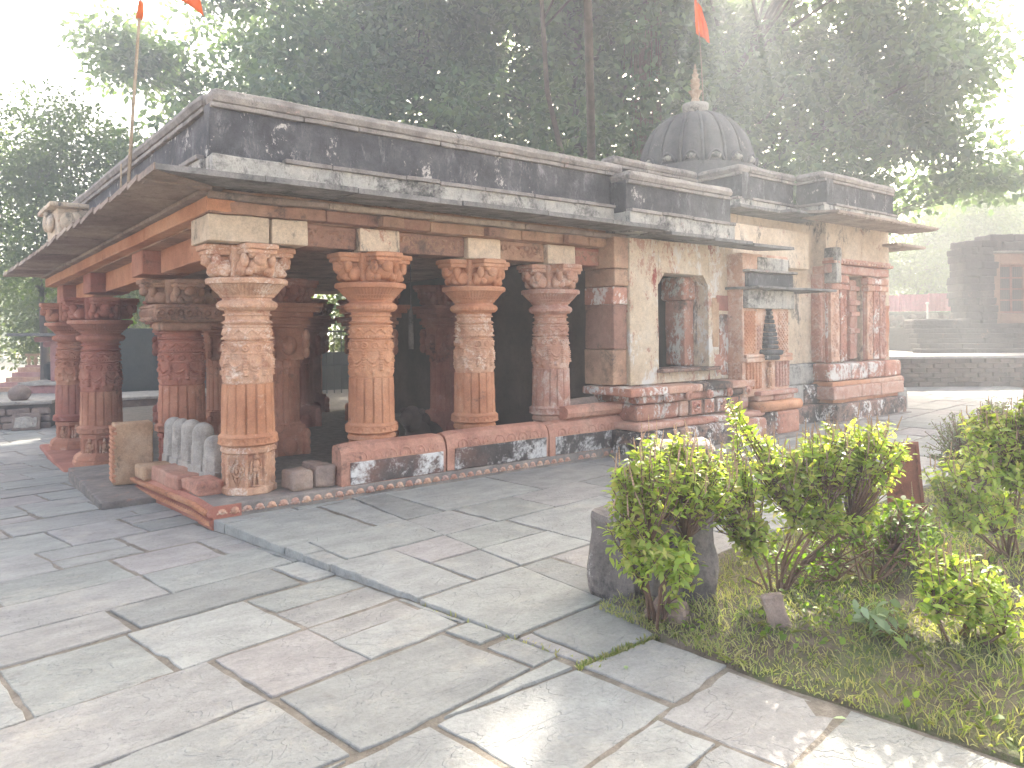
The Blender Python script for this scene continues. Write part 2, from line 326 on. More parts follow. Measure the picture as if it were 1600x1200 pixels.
def rows(ang, x0, x1, y0, y1, rh, cl, rs):
    ca, sa = math.cos(ang), math.sin(ang); out = []; y = y0
    while y < y1:
        h = rs.uniform(*rh); x = x0-rs.uniform(0, 1)
        while x < x1:
            w = rs.uniform(*cl); g_ = rs.uniform(.007, .02)
            sub = [(x, x+w, y, y+h)]
            if rs.random() < .16: k = y+h*rs.uniform(.4, .6); sub = [(x, x+w, y, k), (x, x+w, k, y+h)]
            for (a, b, c, d) in sub:
                j = lambda: rs.uniform(-.013, .013)
                q = [(a+g_+j(), c+g_+j()*.6), (b-g_+j(), c+g_+j()*.6), (b-g_+j(), d-g_+j()*.6), (a+g_+j(), d-g_+j()*.6)]
                out.append([(ca*p-sa*r, sa*p+ca*r) for p, r in q])
            x += w
        y += h
    return out
def slab_mesh(poly, zf, depth, rs):
    pts = []
    for i in range(len(poly)):
        p, q = np.array(poly[i]), np.array(poly[(i+1) % len(poly)]); L = np.linalg.norm(q-p)
        if L < .01: continue
        n = np.array([-(q-p)[1], (q-p)[0]])/L; m = max(1, int(L/.09)); pts.append(p+(0 if L > .1 else 0)); ph = rs.uniform(0, 9)
        for k in range(1, m): pts.append(p+(q-p)*k/m+n*rs.uniform(-.007, .006)*(1 if rs.random() < .85 else 2.2))
    P = np.array(pts); c = P.mean(0); tx, ty = rs.uniform(-.006, .006), rs.uniform(-.006, .006); dz = rs.uniform(-.004, .005)
    Z = np.array([zf(*p) for p in P])+dz+(P[:, 0]-c[0])*tx+(P[:, 1]-c[1])*ty; zc = zf(*c)
    D = P-c; dl = np.linalg.norm(D, axis=1, keepdims=True); ins = P-D/dl*.007; ins2 = P-D/dl*.002; n = len(P)
    V = np.concatenate([np.c_[ins, Z], np.c_[ins2, Z-.003], np.c_[P, Z-.01], np.c_[P, Z-depth]])-np.array([c[0], c[1], zc])
    Fc = [tuple(range(n))]+[(r*n+i, (r+1)*n+i, (r+1)*n+(i+1) % n, r*n+(i+1) % n) for r in range(3) for i in range(n)]
    if area(P.tolist()) and sum(P[i][0]*P[(i+1) % n][1]-P[(i+1) % n][0]*P[i][1] for i in range(n)) < 0: Fc = [q[::-1] for q in Fc]
    return V, Fc, (c[0], c[1], zc)
def pave(root, polys, zf, depth, rs, limit=290):
    polys = [p for p in polys if len(p) > 2 and area(p) > .008 and seen(*np.mean(p, 0))]
    polys.sort(key=lambda p: np.hypot(*(np.mean(p, 0)-CAM[:2])))
    rest = MB()
    for i, p in enumerate(polys):
        V, Fc, c = slab_mesh(p, zf, depth, rs)
        if i < limit:
            m = MB(); m.add(V, Fc); m.ob('paving_slab', 'slab', root, loc=c)
        else: rest.add(V+np.array(c), Fc)
    if rest.n: tag(rest.ob('far_paving_slabs', 'slab', root), kind='stuff')
rs = random.Random(11)
fc = MB()
def fcg(u, v):
    x = -16+18.5*u; y = -9+33*v; z = zlow(x, y)-.008+.004*math.sin(x*7+y*3)
    return (min(x, stepx(min(y, 0))+.05) if y > -4.2 else min(x, bedx(y)+.05), y, z)
fc.grid(fcg, 20, 120); fore = tag(fc.ob('forecourt_pavement', 'dirt'), kind='structure')
P = []
for p in rows(R_(8.5), -14, 4, -9, 22, (.42, .78), (.5, 1.05), rs):
    c = np.mean(p, 0)
    q = clip(p, 0, -1, 4.235)
    if len(q) > 2: q = clip(q, 1, .155, -.42-.155*.5-.010) if c[1] < -.35 else clip(q, 1, 0, -.36)
    if len(q) > 2: P.append(q)
    q = clip(p, 0, 1, -4.26)
    if len(q) > 2: q = clip(q, 1, .13, bedx(c[1])+.13*c[1])
    if len(q) > 2: P.append(q)
pave(fore, P, zlow, .05, rs)
uc = MB(); uc.add([(-.36, -.3, -.009), (stepx(-4.2)+.03, -4.26, -.009), (.66, -4.26, -.009), (1.0, -3.7, -.009), (9.5, -3.2, -.009), (11, -9, -.009), (40, -9, -.009), (40, 12, -.009), (-.36, 12, -.009)], [tuple(range(9))])
court = tag(uc.ob('raised_pavement', 'dirt'), kind='structure')
P = []
for p in rows(R_(6), -3, 27, -12, 5, (.5, .95), (.7, 1.5), rs):
    c = np.mean(p, 0)
    if c[1] > .6 and c[0] < 9: continue
    if c[0] < 4.2: p = clip(p, 0, 1, -.40)
    if len(p) < 3: continue
    p = clip(p, -1, -.155, .42+.155*.5-.004)
    if len(p) > 2: p = clip(p, 0, -1, 4.235)
    if len(p) < 3 or (c[0] >= 10 and c[0] < 10.6 and c[1] < -4): continue
    if c[0] >= 10: P.append(p); continue
    q = clip(p, 1, 0, .80)
    if len(q) > 2: P.append(q)
    q = clip(p, -1, 0, -.815)
    if len(q) > 2: q = clip(q, .05, -1, 3.8)
    if len(q) > 2: P.append(q)
pave(court, P, lambda x, y: 0., .15, rs)
# ------------------------------------------------------------------ temple
temple = empty('temple', (0, 0, 0), 0, 'old red sandstone temple with carved pillars, blackened parapet and ribbed dome', 'temple')
def T(mb, name, mat, smooth=False, warp=None, parent=None): return mb.ob(name, mat, parent or temple, smooth, warp=warp)
# carved shapes on pillars
def sdl(d, w): return np.clip(1-np.abs(d)/w, 0, 1)
def frac(x): return x-np.floor(x)
def shaft_disp(Tt, Z, Rr):
    D = np.zeros_like(Tt); S = Tt*.22                                     # S: metres round the shaft
    k = frac(Tt*16/(2*math.pi)); m = (Z > .535) & (Z < .98)
    D = np.where(m, -.022*smoothstep(.43, .49, np.abs(k-.5))-.001, D)
    # scroll band above the base
    m = (Z > .44) & (Z < .515); q = frac(Tt*14/(2*math.pi))-.5; D = np.where(m, .008*sdl(np.hypot(q*.1, Z-.475)-.022, .01)+.01*sdl(Z-.508, .006)+.01*sdl(Z-.445, .006), D)
    # garlands, bells and scrolls
    m = (Z > .99) & (Z < 1.36); n = 8; q = frac(Tt*n/(2*math.pi)); a = np.abs(q-.5)*2            # a: 0 mid-swag, 1 at the node
    sw = 1.13+.09*a**2; D1 = .014*sdl(Z-sw, .014)+.010*sdl(Z-(sw-.035), .010)
    D1 = np.maximum(D1, .016*(a > .8)*((Z > 1.05) & (Z < 1.24))*(1-.6*(frac(Z*40) < .3)))
    D1 = np.maximum(D1, .015*sdl(np.hypot((q-.5)*.16, Z-1.035), .034))
    q2 = frac(Tt*12/(2*math.pi))-.5; D2 = .015*sdl(np.hypot(q2*.115, Z-1.30)-.028, .012)+.012*sdl(np.hypot(q2*.115, Z-1.30), .012)
    D1 = np.where(Z > 1.255, D2, D1)+.010*sdl(Z-1.252, .006)+.01*sdl(Z-1.35, .008)
    D = np.where(m, D1, D)
    m = (Z > 1.375) & (Z < 1.5); q3 = frac(Tt*12/(2*math.pi))-.5
    D = np.where(m, .012*sdl(Z-(1.42+.045*np.abs(q3)*2), .013)+.012*(Z < 1.398)*(frac(Tt*48/(2*math.pi)) < .55)+.012*sdl(Z-1.49, .009), D)
    nz = vnoise(np.stack([np.cos(Tt)*6, np.sin(Tt)*6, Z*26], -1).reshape(-1, 3), 3).reshape(Tt.shape)
    return 1.75*D*(.8+.35*nz)+.004*nz
def cap_disp(Tt, Z, Rr):
    k = frac(Tt*56/(2*math.pi)); D = np.where((Z > 1.765) & (Z < 1.865), -.02*smoothstep(.2, .5, np.abs(k-.5)), 0)
    k2 = frac(Tt*40/(2*math.pi)); D = np.where((Z > 1.645) & (Z < 1.72), -.006*smoothstep(.25, .5, np.abs(k2-.5)), D)
    return D+.004*vnoise(np.stack([np.cos(Tt)*5, np.sin(Tt)*5, Z*20], -1).reshape(-1, 3), 4).reshape(Tt.shape)
def dense(kp, dz):
    kp = np.array(kp); z = np.unique(np.concatenate([kp[:, 1], np.arange(kp[0, 1], kp[-1, 1], dz)])); return np.c_[np.interp(z, kp[:, 1], kp[:, 0]), z]
SHAFT = dense([(.232, .425), (.235, .43), (.252, .437), (.252, .518), (.234, .53), (.234, .535), (.224, .98), (.205, .982), (.205, .989), (.217, .991), (.208, 1.36), (.192, 1.362), (.192, 1.372), (.208, 1.376), (.206, 1.5), (.192, 1.503), (.2, 1.512), (.224, 1.528), (.2, 1.545), (.19, 1.55), (.19, 1.585), (.212, 1.59), (.212, 1.602), (.193, 1.608), (.195, 1.625)], .0055)
CAPP = dense([(.195, 1.62), (.2, 1.635), (.235, 1.64), (.262, 1.665), (.266, 1.69), (.25, 1.715), (.215, 1.73), (.213, 1.745), (.232, 1.755), (.236, 1.765), (.27, 1.8), (.325, 1.862), (.332, 1.868), (.352, 1.872), (.356, 1.905), (.345, 1.92)], .006)
def oct_r(Tt): return 1/np.cos(((Tt+math.pi/8) % (math.pi/4))-math.pi/8)
def base_disp(Tt, Z, Rr):
    a = ((Tt+math.pi/8) % (math.pi/4))-math.pi/8; lat = np.tan(a)*.21
    D = (oct_r(Tt)-1)*Rr
    D = D-.018*((np.abs(lat) < .066) & (Z > .07) & (Z < .36))
    D = D+.008*sdl(frac(Z*14)-.5, .25)*(np.abs(lat) > .07)*((Z > .06) & (Z < .38))
    return D+.004*vnoise(np.stack([np.cos(Tt)*5, np.sin(Tt)*5, Z*14], -1).reshape(-1, 3), 6).reshape(Tt.shape)
BASE = dense([(.222, 0), (.226, .01), (.226, .055), (.212, .065), (.21, .36), (.224, .37), (.224, .4), (.214, .41), (.212, .43)], .012)
me_shaft = MB().lathe(SHAFT[SHAFT[:, 1] < .9815], 176, disp=shaft_disp).mesh('pillar', 'orange', True)
me_band = MB().lathe(SHAFT[SHAFT[:, 1] > .979], 176, disp=shaft_disp).mesh('carved_band', 'pink', True)
me_cap = MB().lathe(CAPP, 168, disp=cap_disp).mesh('capital_disc', 'orange', True)
me_base = MB().lathe(BASE, 128, disp=base_disp).mesh('pillar_base', 'orange')
foot = MB().lathe(dense([(.3, -.02), (.3, .07), (.285, .085), (.29, .1), (.275, .14), (.235, .17), (.225, .18)], .02), 96, disp=lambda t_, z, r: (oct_r(t_)-1)*r*.9)
me_foot = foot.mesh('pillar_foot', 'red')
# bracket with four dwarf-carried arms
bk = MB(); bk.rbox(-.19, .19, -.19, .19, .0, .285, .02, .06, .004)
for k in range(4):
    a = k*math.pi/2; Rm = np.array([[math.cos(a), -math.sin(a), 0], [math.sin(a), math.cos(a), 0], [0, 0, 1]])
    q = MB()
    q.rbox(.1, .41, -.15, .15, .235, .287, .012, .06, .004); q.rbox(.1, .39, -.14, .14, .195, .24, .012, .06, .004)
    q.rbox(.08, .3, -.1, .1, .03, .2, .05, .05, .006)
    for (c, r) in (((.255, 0, .105), (.1, .105, .085)), ((.345, 0, .155), (.062, .06, .062)), ((.36, .0, .125), (.045, .05, .03)), ((.23, .115, .08), (.07, .05, .075)), ((.23, -.115, .08), (.07, .05, .075)),
                   ((.3, .115, .15), (.045, .04, .065)), ((.3, -.115, .15), (.045, .04, .065)), ((.28, .075, .05), (.06, .035, .04)), ((.28, -.075, .05), (.06, .035, .04)), ((.15, 0, .03), (.09, .15, .045)), ((.33, .06, .19), (.05, .04, .03)), ((.33, -.06, .19), (.05, .04, .03))):
        q.ell(c, r, 12, 8)
    V = np.concatenate(q.v); V = V+.006*np.stack([vnoise(V*22, 20+k), vnoise(V*22, 30+k), vnoise(V*22, 40+k)], 1); bk.add(V@Rm.T, q.f)
me_brk = bk.mesh('bracket_capital', 'orange', True)
me_imp = MB().rbox(-.215, .215, -.215, .215, .29, .52, .012, .12, .005).mesh('impost_block', 'cream')
fig = MB()                                                              # small relief figure, local x across, y out, z up
for c, r in (((0, .012, .262), (.022, .02, .027)), ((0, .012, .292), (.016, .014, .018)), ((0, .01, .2), (.03, .018, .042)), ((.004, .01, .15), (.028, .018, .03)), ((-.014, .008, .1), (.014, .014, .05)), ((.016, .01, .098), (.014, .014, .05)), ((-.018, .008, .04), (.011, .011, .042)), ((.02, .008, .04), (.011, .011, .042)), ((-.04, .008, .2), (.01, .01, .035)), ((-.03, .014, .168), (.02, .01, .012)), ((.041, .008, .19), (.01, .01, .045)), ((.044, .01, .14), (.01, .009, .03)), ((0, .006, .008), (.05, .014, .01))): fig.ell(c, r, 9, 6)
me_fig = fig.mesh('relief_figure', 'palecarve', True)
lz = MB()
def lozf(U, V): d = np.abs(U-.07)/.07+np.abs(V-.15)/.15; rr = np.hypot(U-.07, (V-.15)*.6); return .012*((d < .98) & (d > .86))+.011*(np.abs(rr-.03) < .007)+.009*((d < .8) & (frac(np.arctan2(V-.15, U-.07)*8/(2*math.pi)) < .5)&(rr>.035))+.012*(rr < .013)-.004
lz.relief((-.07, 0, 0), (1, 0, 0), (0, 0, 1), (0, 1, 0), .14, .3, lozf, 40, 70, .014)
me_loz = lz.mesh('lozenge_relief', 'palecarve')
def colour(o, m):
    o.material_slots[0].link = 'OBJECT'; o.material_slots[0].material = M[m]; return o
def pillar(x, y, z, m='orange', mc=None, ms=(1, 1), base=True, disc=True, ft=False, imp=True, figs=(), lozenge=None, band=None, bm=None):
    s, hz = ms; p = colour(link('pillar', me_shaft, temple, (x, y, z), random.choice([0, 1, 2])*math.pi/8, (s, s, hz)), m)
    mc = mc or m; rz = -p.rotation_euler[2]
    colour(link('carved_band', me_band, p), band or mc)
    colour(link('pillar_base', me_base, p, (0, 0, 0), rz), bm or m)
    if ft: colour(link('pillar_foot', me_foot, p, (0, 0, 0), rz), m)
    if disc: colour(link('capital_disc', me_cap, p), mc)
    else: colour(link('square_abacus', me_abacus, p, (0, 0, 0), rz), 'brown')
    colour(link('bracket_capital', me_brk, p, (0, 0, 1.925), rz), mc)
    if imp: link('impost_block', me_imp, p, (0, 0, 1.925), rz)
    for a in figs:
        a_ = R_(a)+rz; link('relief_figure', me_fig, p, (.196*math.cos(a_), .196*math.sin(a_), .068), a_-math.pi/2, (1.05, 1.5, 1))
    if lozenge is not None:
        a_ = R_(lozenge)+rz; link('lozenge_relief', me_loz, p, (.212*math.cos(a_), .212*math.sin(a_), .065), a_-math.pi/2, (1, 1.6, 1))
    return p
ab = MB()
def abf(U, V): return .02*sdl(np.hypot(frac(U/.09)-.5, (V-.085)/.1)-.3, .14)+.016*(np.abs(V-.012) < .012)+.016*(np.abs(V-.16) < .012)
ab.rbox(-.33, .33, -.33, .33, 1.72, 1.92, .012, .1, .003)
for a in range(4):
    c, s_ = math.cos(a*math.pi/2), math.sin(a*math.pi/2)
    ab.relief((-.32*s_*1-.0+.33*c, .32*c*-1*-1*-1+.33*s_, 1.735) if False else (.333*c+.32*s_, .333*s_-.32*c, 1.735), (-s_, c, 0), (0, 0, 1), (c, s_, 0), .64, .172, abf, 80, 22, .01)
ab.rbox(-.24, .24, -.24, .24, 1.62, 1.73, .03, .1, .004)
me_abacus = ab.mesh('square_abacus', 'brown')
# front and side pillars on the bench
pillar(0, 0, .11, 'orange', 'palecarve', figs=(-90,), lozenge=-135, bm='palecarve')
pillar(1.23, -.02, .11, 'orange', 'orange'); pillar(2.5, -.02, .11, 'orange', 'orange', band='palecarve'); pillar(3.63, -.02, .11, 'pink', 'pink')
pillar(.03, 2.45, -.02, 'red', 'brown', band='red', ms=(1.12, .985), disc=False, imp=False)
pillar(-.43, 5.0, -.3, 'red', 'red', (1.16, 1.06), ft=True, imp=False, figs=(-135, -90))
pillar(-.53, 6.95, -.3, 'red', 'red', (1.12, 1.055), ft=True, imp=False, figs=(-135, -90))
# inner pillars: pot-and-foliage type
ip = MB(); ip.rbox(-.3, .3, -.3, .3, 0, .1, .03, .1, .01); ip.rbox(-.26, .26, -.26, .26, .09, .2, .03, .1, .008)
ip.rbox(-.21, .21, -.21, .21, .18, .62, .02, .07, .01)
def potdisp(t_, z, r): return .0*t_
for sx in (-1, 1):
    for sy in (-1, 1):
        for zz in (.3, .4, .5, 1.5, 1.6, 1.7): ip.ell((sx*.215, sy*.215, zz), (.055, .055, .075), 8, 6)
for a in range(4):
    c, s_ = math.cos(a*math.pi/2), math.sin(a*math.pi/2)
    for zz in (.36, 1.58): ip.ell((c*.2, s_*.2, zz), (.1, .1, .12), 12, 8)
ip.lathe(dense([(.215, .6), (.22, .63), (.2, .65), (.195, 1.3), (.21, 1.32), (.2, 1.42)], .05), 96, disp=lambda t_, z, r: -.012*smoothstep(.4, .5, np.abs(frac(t_*16/(2*math.pi))-.5)))
ip.rbox(-.2, .2, -.2, .2, 1.4, 1.8, .02, .07, .01)
ip.lathe(dense([(.22, 1.78), (.24, 1.82), (.23, 1.86), (.26, 1.9), (.34, 2.0), (.36, 2.01), (.36, 2.06)], .02), 4, disp=lambda t_, z, r: r*.25) if False else None
for (h, z0, z1) in ((.23, 1.79, 1.83), (.26, 1.83, 1.88), (.24, 1.88, 1.92), (.29, 1.92, 1.98), (.35, 1.98, 2.04), (.38, 2.04, 2.09)): ip.rbox(-h, h, -h, h, z0, z1, .012, .2, .003)
me_inner = ip.mesh('inner_pillar', 'brown')
for i, (x, y) in enumerate([(1.27, 2.5), (2.55, 2.5), (3.7, 2.5), (1.2, 5.0), (2.5, 5.0), (3.65, 5.0), (.95, 6.95), (2.3, 6.95), (3.5, 6.95)]):
    p = colour(link('inner_pillar', me_inner, temple, (x, y, -.28), 0, (1, 1, 1.05 if y < 4 else 1.0)), 'red')
    colour(link('bracket_capital', me_brk, p, (0, 0, 2.09), 0, (1.05, 1.05, 1)), 'red')
# floor, ceiling, inner walls
T(MB().box(-.36, 5.0, .3, 7.4, -.6, -.281), 'hall_floor', 'floor')
T(MB().box(-.3, 4.5, -.2, 7.2, 2.56, 2.9), 'ceiling', 'brown', warp=SH)
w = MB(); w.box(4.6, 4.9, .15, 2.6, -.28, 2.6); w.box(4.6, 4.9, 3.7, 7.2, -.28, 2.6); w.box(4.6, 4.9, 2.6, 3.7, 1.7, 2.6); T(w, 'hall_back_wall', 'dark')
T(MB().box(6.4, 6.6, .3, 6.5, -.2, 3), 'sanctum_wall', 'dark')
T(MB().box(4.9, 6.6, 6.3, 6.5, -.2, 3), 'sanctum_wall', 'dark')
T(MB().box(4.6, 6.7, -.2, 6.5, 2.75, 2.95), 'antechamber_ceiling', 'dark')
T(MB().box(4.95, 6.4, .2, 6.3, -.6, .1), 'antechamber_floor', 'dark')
# beams and friezes along the side
def leafy(U, V):
    a = frac(U/.11)-.5; q = np.hypot(a*.11, V-.1-.02*np.sin(U*19)); n = vnoise(np.stack([U*34, V*34, 0*U], -1).reshape(-1, 3), 9).reshape(U.shape)
    return .012*sdl(q-.035, .018)+.014*n-.004
XS = [-.05, 1.23, 2.5, 3.63, 4.6]
for i in range(4):
    a, b = XS[i]+(.48 if i == 0 else .235), XS[i+1]-(.225 if i < 3 else .05)
    o = T(MB().rbox(a, b, -.17, .17, 2.345, 2.555, .01, .2, .004), 'lintel', ['brown', 'brown', 'brown', 'red'][i])
    fr = MB(); fr.relief((a+.03, -.172, 2.375), (1, 0, 0), (0, 0, 1), (0, -1, 0), b-a-.06, .15, leafy, int((b-a)/.009), 17, .012); fr.ob('leaf_frieze', 'brown', o)
T(MB().rbox(.12, .455, -.31, .2, 2.335, 2.557, .012, .15, .005), 'impost_block', 'cream')
T(MB().rbox(-.42, .1, -.3, .24, 2.33, 2.56, .012, .15, .006), 'impost_block', 'cream')
for i, (a, b) in enumerate([(-.43, .62), (.63, 1.75), (1.76, 2.95), (2.96, 4.0), (4.01, 4.62)]):
    T(MB().rbox(a, b, -.33+.006*i, .2, 2.565+.003*(i % 2), 2.672+.004*(i % 2), .012, .15, .006, seed=i), 'cornice_beam', 'brown')
    T(MB().rbox(a, b, -.40+.006*i, .2, 2.677, 2.735, .012, .15, .005, seed=i+9), 'cornice_slab', 'eave')
# corbel ends peeping out under the cornice above each pillar
for x in (1.18, 2.45, 3.6): T(MB().rbox(x-.02, x+.22, -.42, -.25, 2.56, 2.66, .012, .1, .004), 'corbel', 'brown')
# front beams (along y)
def yb(mb, name, mat): return T(mb, name, mat, warp=SH)
for i, (a, b) in enumerate([(-.33, 1.6), (1.61, 3.4), (3.41, 5.3), (5.31, 7.3)]):
    yb(MB().rbox(-.44, -.2, a, b, 2.57, 2.70, .012, .3, .005, seed=i), 'cornice_beam', 'orange')
    yb(MB().rbox(-.5, -.15, a, b, 2.705, 2.745, .01, .3, .005, seed=i+4), 'cornice_slab', 'eave')
YS = [0, 2.45, 5.0, 6.95]
for i in range(3):
    a, b = YS[i]+.26, YS[i+1]-.26
    yb(MB().rbox(-.12+.05*i*0, .18, a, b, 2.30, 2.56, .01, .3, .004, seed=i+20), 'lintel', 'orange')
for y in YS[1:]:
    yb(MB().rbox(-.3, .2, y-.22, y+.22, 2.29+.0, 2.565, .012, .1, .005), 'impost_block', 'red')
# eaves: one stone slab after another, with ribbed undersides on the front
def eave_slab(mb, y0, y1, xo, xi, zo=2.75, zi=2.76, th=.05):
    u_, d_ = .012, random.uniform(.012, .022)                             # each slab dips towards its far edge and overlaps the next
    mb.add([(xo, y0, zo+u_), (xo, y1, zo-d_), (xi, y1, zi-d_), (xi, y0, zi+u_), (xo, y0, zo+th), (xo, y1, zo+th-.02), (xi, y1, zi+th), (xi, y0, zi+th+.02)], [(0, 1, 2, 3), (4, 7, 6, 5), (0, 4, 5, 1), (1, 5, 6, 2), (2, 6, 7, 3), (3, 7, 4, 0)])
y = -.96; k = 0
while y < 7.5:
    b = min(y+(.56 if k == 0 else random.uniform(.26, .38)), 7.75); m = MB(); dz = random.uniform(-.008, .008); xo = -.975+random.uniform(-.012, .012)
    if y < -.4:
        q = [(-.975, -.96), (-.975, b), (-.43, b), (-.43, -.42)]; mm = [(p, r, 2.738) for p, r in q]+[(p, r, 2.79) for p, r in q]
        m.add(mm, [(0, 3, 2, 1), (4, 5, 6, 7), (0, 1, 5, 4), (1, 2, 6, 5), (2, 3, 7, 6), (3, 0, 4, 7)])
        for j in range(4):
            t0 = j/4; p0 = -.96+(b+.96)*t0
            m.box(-.95, -.95+.5*(1-.0), p0+.005+.0, p0+(b+.96)/4-.012, 2.722, 2.739) if p0 > -.6 else None
    else: eave_slab(m, y+.004, b-.004, xo, -.3, 2.75+dz, 2.762+dz)
    yb(m, 'eave_slab', 'eave'); y = b; k += 1
x = -.975; k = 0
while x < 4.7:
    b = x+random.uniform(.75, 1.2); m = MB(); dz = random.uniform(-.01, .006); yo = -.96+random.uniform(-.015, .012)
    q = [(x+.004, yo), (b-.004, yo+random.uniform(-.01, .01)), (b-.004, -.36), (x+.004 if k else -.43, -.36)]
    if k == 0: q = [(-.965, -.955), (b-.004, yo), (b-.004, -.36), (-.42, -.40)]
    z0 = 2.743+dz; mm = [(p, r, z0+(.03 if r > -.5 else 0)) for p, r in q]+[(p, r, z0+.045+(.05 if r > -.5 else 0)) for p, r in q]
    m.add(mm, [(0, 3, 2, 1), (4, 5, 6, 7), (0, 1, 5, 4), (1, 2, 6, 5), (2, 3, 7, 6), (3, 0, 4, 7)])
    T(m, 'eave_slab', 'eavedge'); x = b; k += 1
XE = x
for i in range(3):
    b = x+random.uniform(.6, .95); m = MB(); q = [(x+.004, -1.0-.03*i), (b-.004, -1.02-.03*i), (b-.004, -.5), (x+.004, -.5)]; z0 = 2.68-.02*i
    m.add([(p, r, z0+(.04 if r > -.6 else 0)) for p, r in q]+[(p, r, z0+.04+(.05 if r > -.6 else 0)) for p, r in q], [(0, 3, 2, 1), (4, 5, 6, 7), (0, 1, 5, 4), (1, 2, 6, 5), (2, 3, 7, 6), (3, 0, 4, 7)])
    T(m, 'eave_slab', 'eavedge'); x = b
# parapet: stained band, ledge, black wall, rounded coping
def para(axis, a, b, face, sgn, z0, zl, z1, names=True, warp=None, th=.22, seed=0):
    def bx(n, mat, f0, f1, c, d, r, amp=.006):
        lo, hi = sorted((face+sgn*f0, face+sgn*f1)); m = MB()
        m.rbox(a, b, lo, hi, c, d, r, .25, amp, seed=seed) if axis == 'x' else m.rbox(lo, hi, a, b, c, d, r, .25, amp, seed=seed)
        return T(m, n, mat, warp=warp)
    bx('parapet_band', 'stained', -.02, th, z0, zl, .012)
    bx('parapet_wall', 'parapet', .05, th, zl, z1-.12, .012)
    o = bx('coping', 'coping', -.015, th+.04, z1-.13, z1, .06, .008)
    # ledge of separate narrow stones
    q = a; j = 0
    while q < b-.05:
        e = min(q+random.uniform(.35, .8), b)
        if random.random() > .08:
            lo, hi = sorted((face+sgn*-.045, face+sgn*.1)); m = MB(); dz = random.uniform(-.006, .006)
            m.rbox(q+.004, e-.004, lo, hi, zl-.012+dz, zl+.03+dz, .008, .2, .004, seed=j) if axis == 'x' else m.rbox(lo, hi, q+.004, e-.004, zl-.012+dz, zl+.03+dz, .008, .2, .004, seed=j)
            T(m, 'ledge_stone', 'coping', warp=warp)
        q = e; j += 1
    q = a; j = 0
    while q < b-.05:
        e = min(q+random.uniform(.5, 1.0), b); lo, hi = sorted((face+sgn*.012, face+sgn*.1)); m = MB()
        m.rbox(q+.004, e-.004, lo, hi, z1-.165, z1-.122, .008, .2, .004, seed=j) if axis == 'x' else m.rbox(lo, hi, q+.004, e-.004, z1-.165, z1-.122, .008, .2, .004, seed=j)
        T(m, 'coping_course', 'coping', warp=warp); q = e; j += 1
para('x', -.40, 4.60, -.33, 1, 2.79, 3.06, 3.63)
para('y', -.11, 7.25, -.42, 1, 2.8, 3.06, 3.63, warp=SH)
para('x', 4.40, 6.50, -.60, 1, 2.74, 2.99, 3.50, th=.5, seed=3)
para('x', -.6, 4.6, 7.5, -1, 2.55, 2.8, 3.35, seed=5)
T(MB().rbox(6.3, 6.49, -.1, .7, 2.74, 3.44, .02, .3, .006), 'parapet_return', 'parapet')
T(MB().box(-.2, 6.4, -.1, 7.2, 2.9, 3.0), 'roof', 'eavedge', warp=SH)
pb = MB(); pb.rbox(-.72, -.3, 4.55, 5.3, 3.0, 3.38, .02, .15, .01); pb.rbox(-.82, -.25, 4.45, 5.4, 3.38, 3.44, .015, .15, .006)
blk = yb(pb, 'porch_parapet_block', 'cream')
q = MB()
for c, r in (((-.74, 4.9, 3.22), (.06, .16, .13)), ((-.76, 4.75, 3.2), (.05, .08, .1)), ((-.76, 5.08, 3.24), (.05, .09, .12)), ((-.77, 4.92, 3.33), (.05, .06, .06)), ((-.6, 4.53, 3.2), (.1, .05, .13)), ((-.5, 4.53, 3.26), (.07, .04, .08))): q.ell(c, r, 10, 7)
q.ob('worn_carving', 'cream', blk, True, warp=SH)
# plinth and benches
pl = T(MB().rbox(-.43, 5.0, -.425, .32, -.15, .11, .012, .3, .004), 'plinth', 'plinthgrey')
motif = MB()
motif.ell((0, 0, 0), (.038, .02, .03), 8, 5); motif.ell((0, -.012, .006), (.016, .014, .018), 7, 5); motif.ell((-.034, 0, -.016), (.014, .012, .012), 6, 4); motif.ell((.034, 0, -.016), (.014, .012, .012), 6, 4)
me_mot = motif.mesh('leaf_motif', 'pink', True)
for i in range(46): link('leaf_motif', me_mot, pl, (-.36+i*.105, -.424, .052), 0, (1, 1, random.uniform(.85, 1.1))) if random.random() > .05 else None
fp = MB(); PX = -.43
fp.extr([(-.2, -.4), (-.44, -.4), (-.44, -.06), (-.46, -.05), (-.46, -.015), (-.435, -.005), (-.435, .015), (-.475, .02), (-.485, .05), (-.455, .085), (-.43, .105), (-.2, .105)][::-1], 'y', -.428, 1.95, 14)
fpo = T(fp, 'front_plinth', 'red', warp=SH)
sc1 = MB().ell((0, 0, 0), (.03, .03, .026), 8, 5).ell((-.02, 0, .012), (.014, .02, .014), 6, 4).mesh('scallop', 'orange', True)
for i in range(33): link('scallop', sc1, fpo, sh(-.482, -.38+i*.072, .056))
tri = MB().add([(0, -.03, -.02), (0, .03, -.02), (0, 0, .024), (-.034, 0, -.006)], [(0, 1, 3), (1, 2, 3), (2, 0, 3)]).mesh('tooth', 'orange')
for i in range(38): link('tooth', tri, fpo, sh(-.461, -.39+i*.062, -.032))
st = MB(); st.rbox(-1.0, -.3, 1.25, 3.6, -.5, -.085, .015, .3, .006); stp = T(st, 'entrance_step', 'plinthgrey')
tooth2 = MB().rbox(-.012, .012, -.028, .028, -.04, .035, .008, .1, 0).mesh('tooth', 'plinthgrey')
for i in range(28): link('tooth', tooth2, stp, (-1.0, 1.32+i*.08, -.125))
st = MB(); st.rbox(-.95, -.2, 3.62, 7.6, -.6, -.28, .02, .3, .008); T(st, 'entrance_step', 'red')
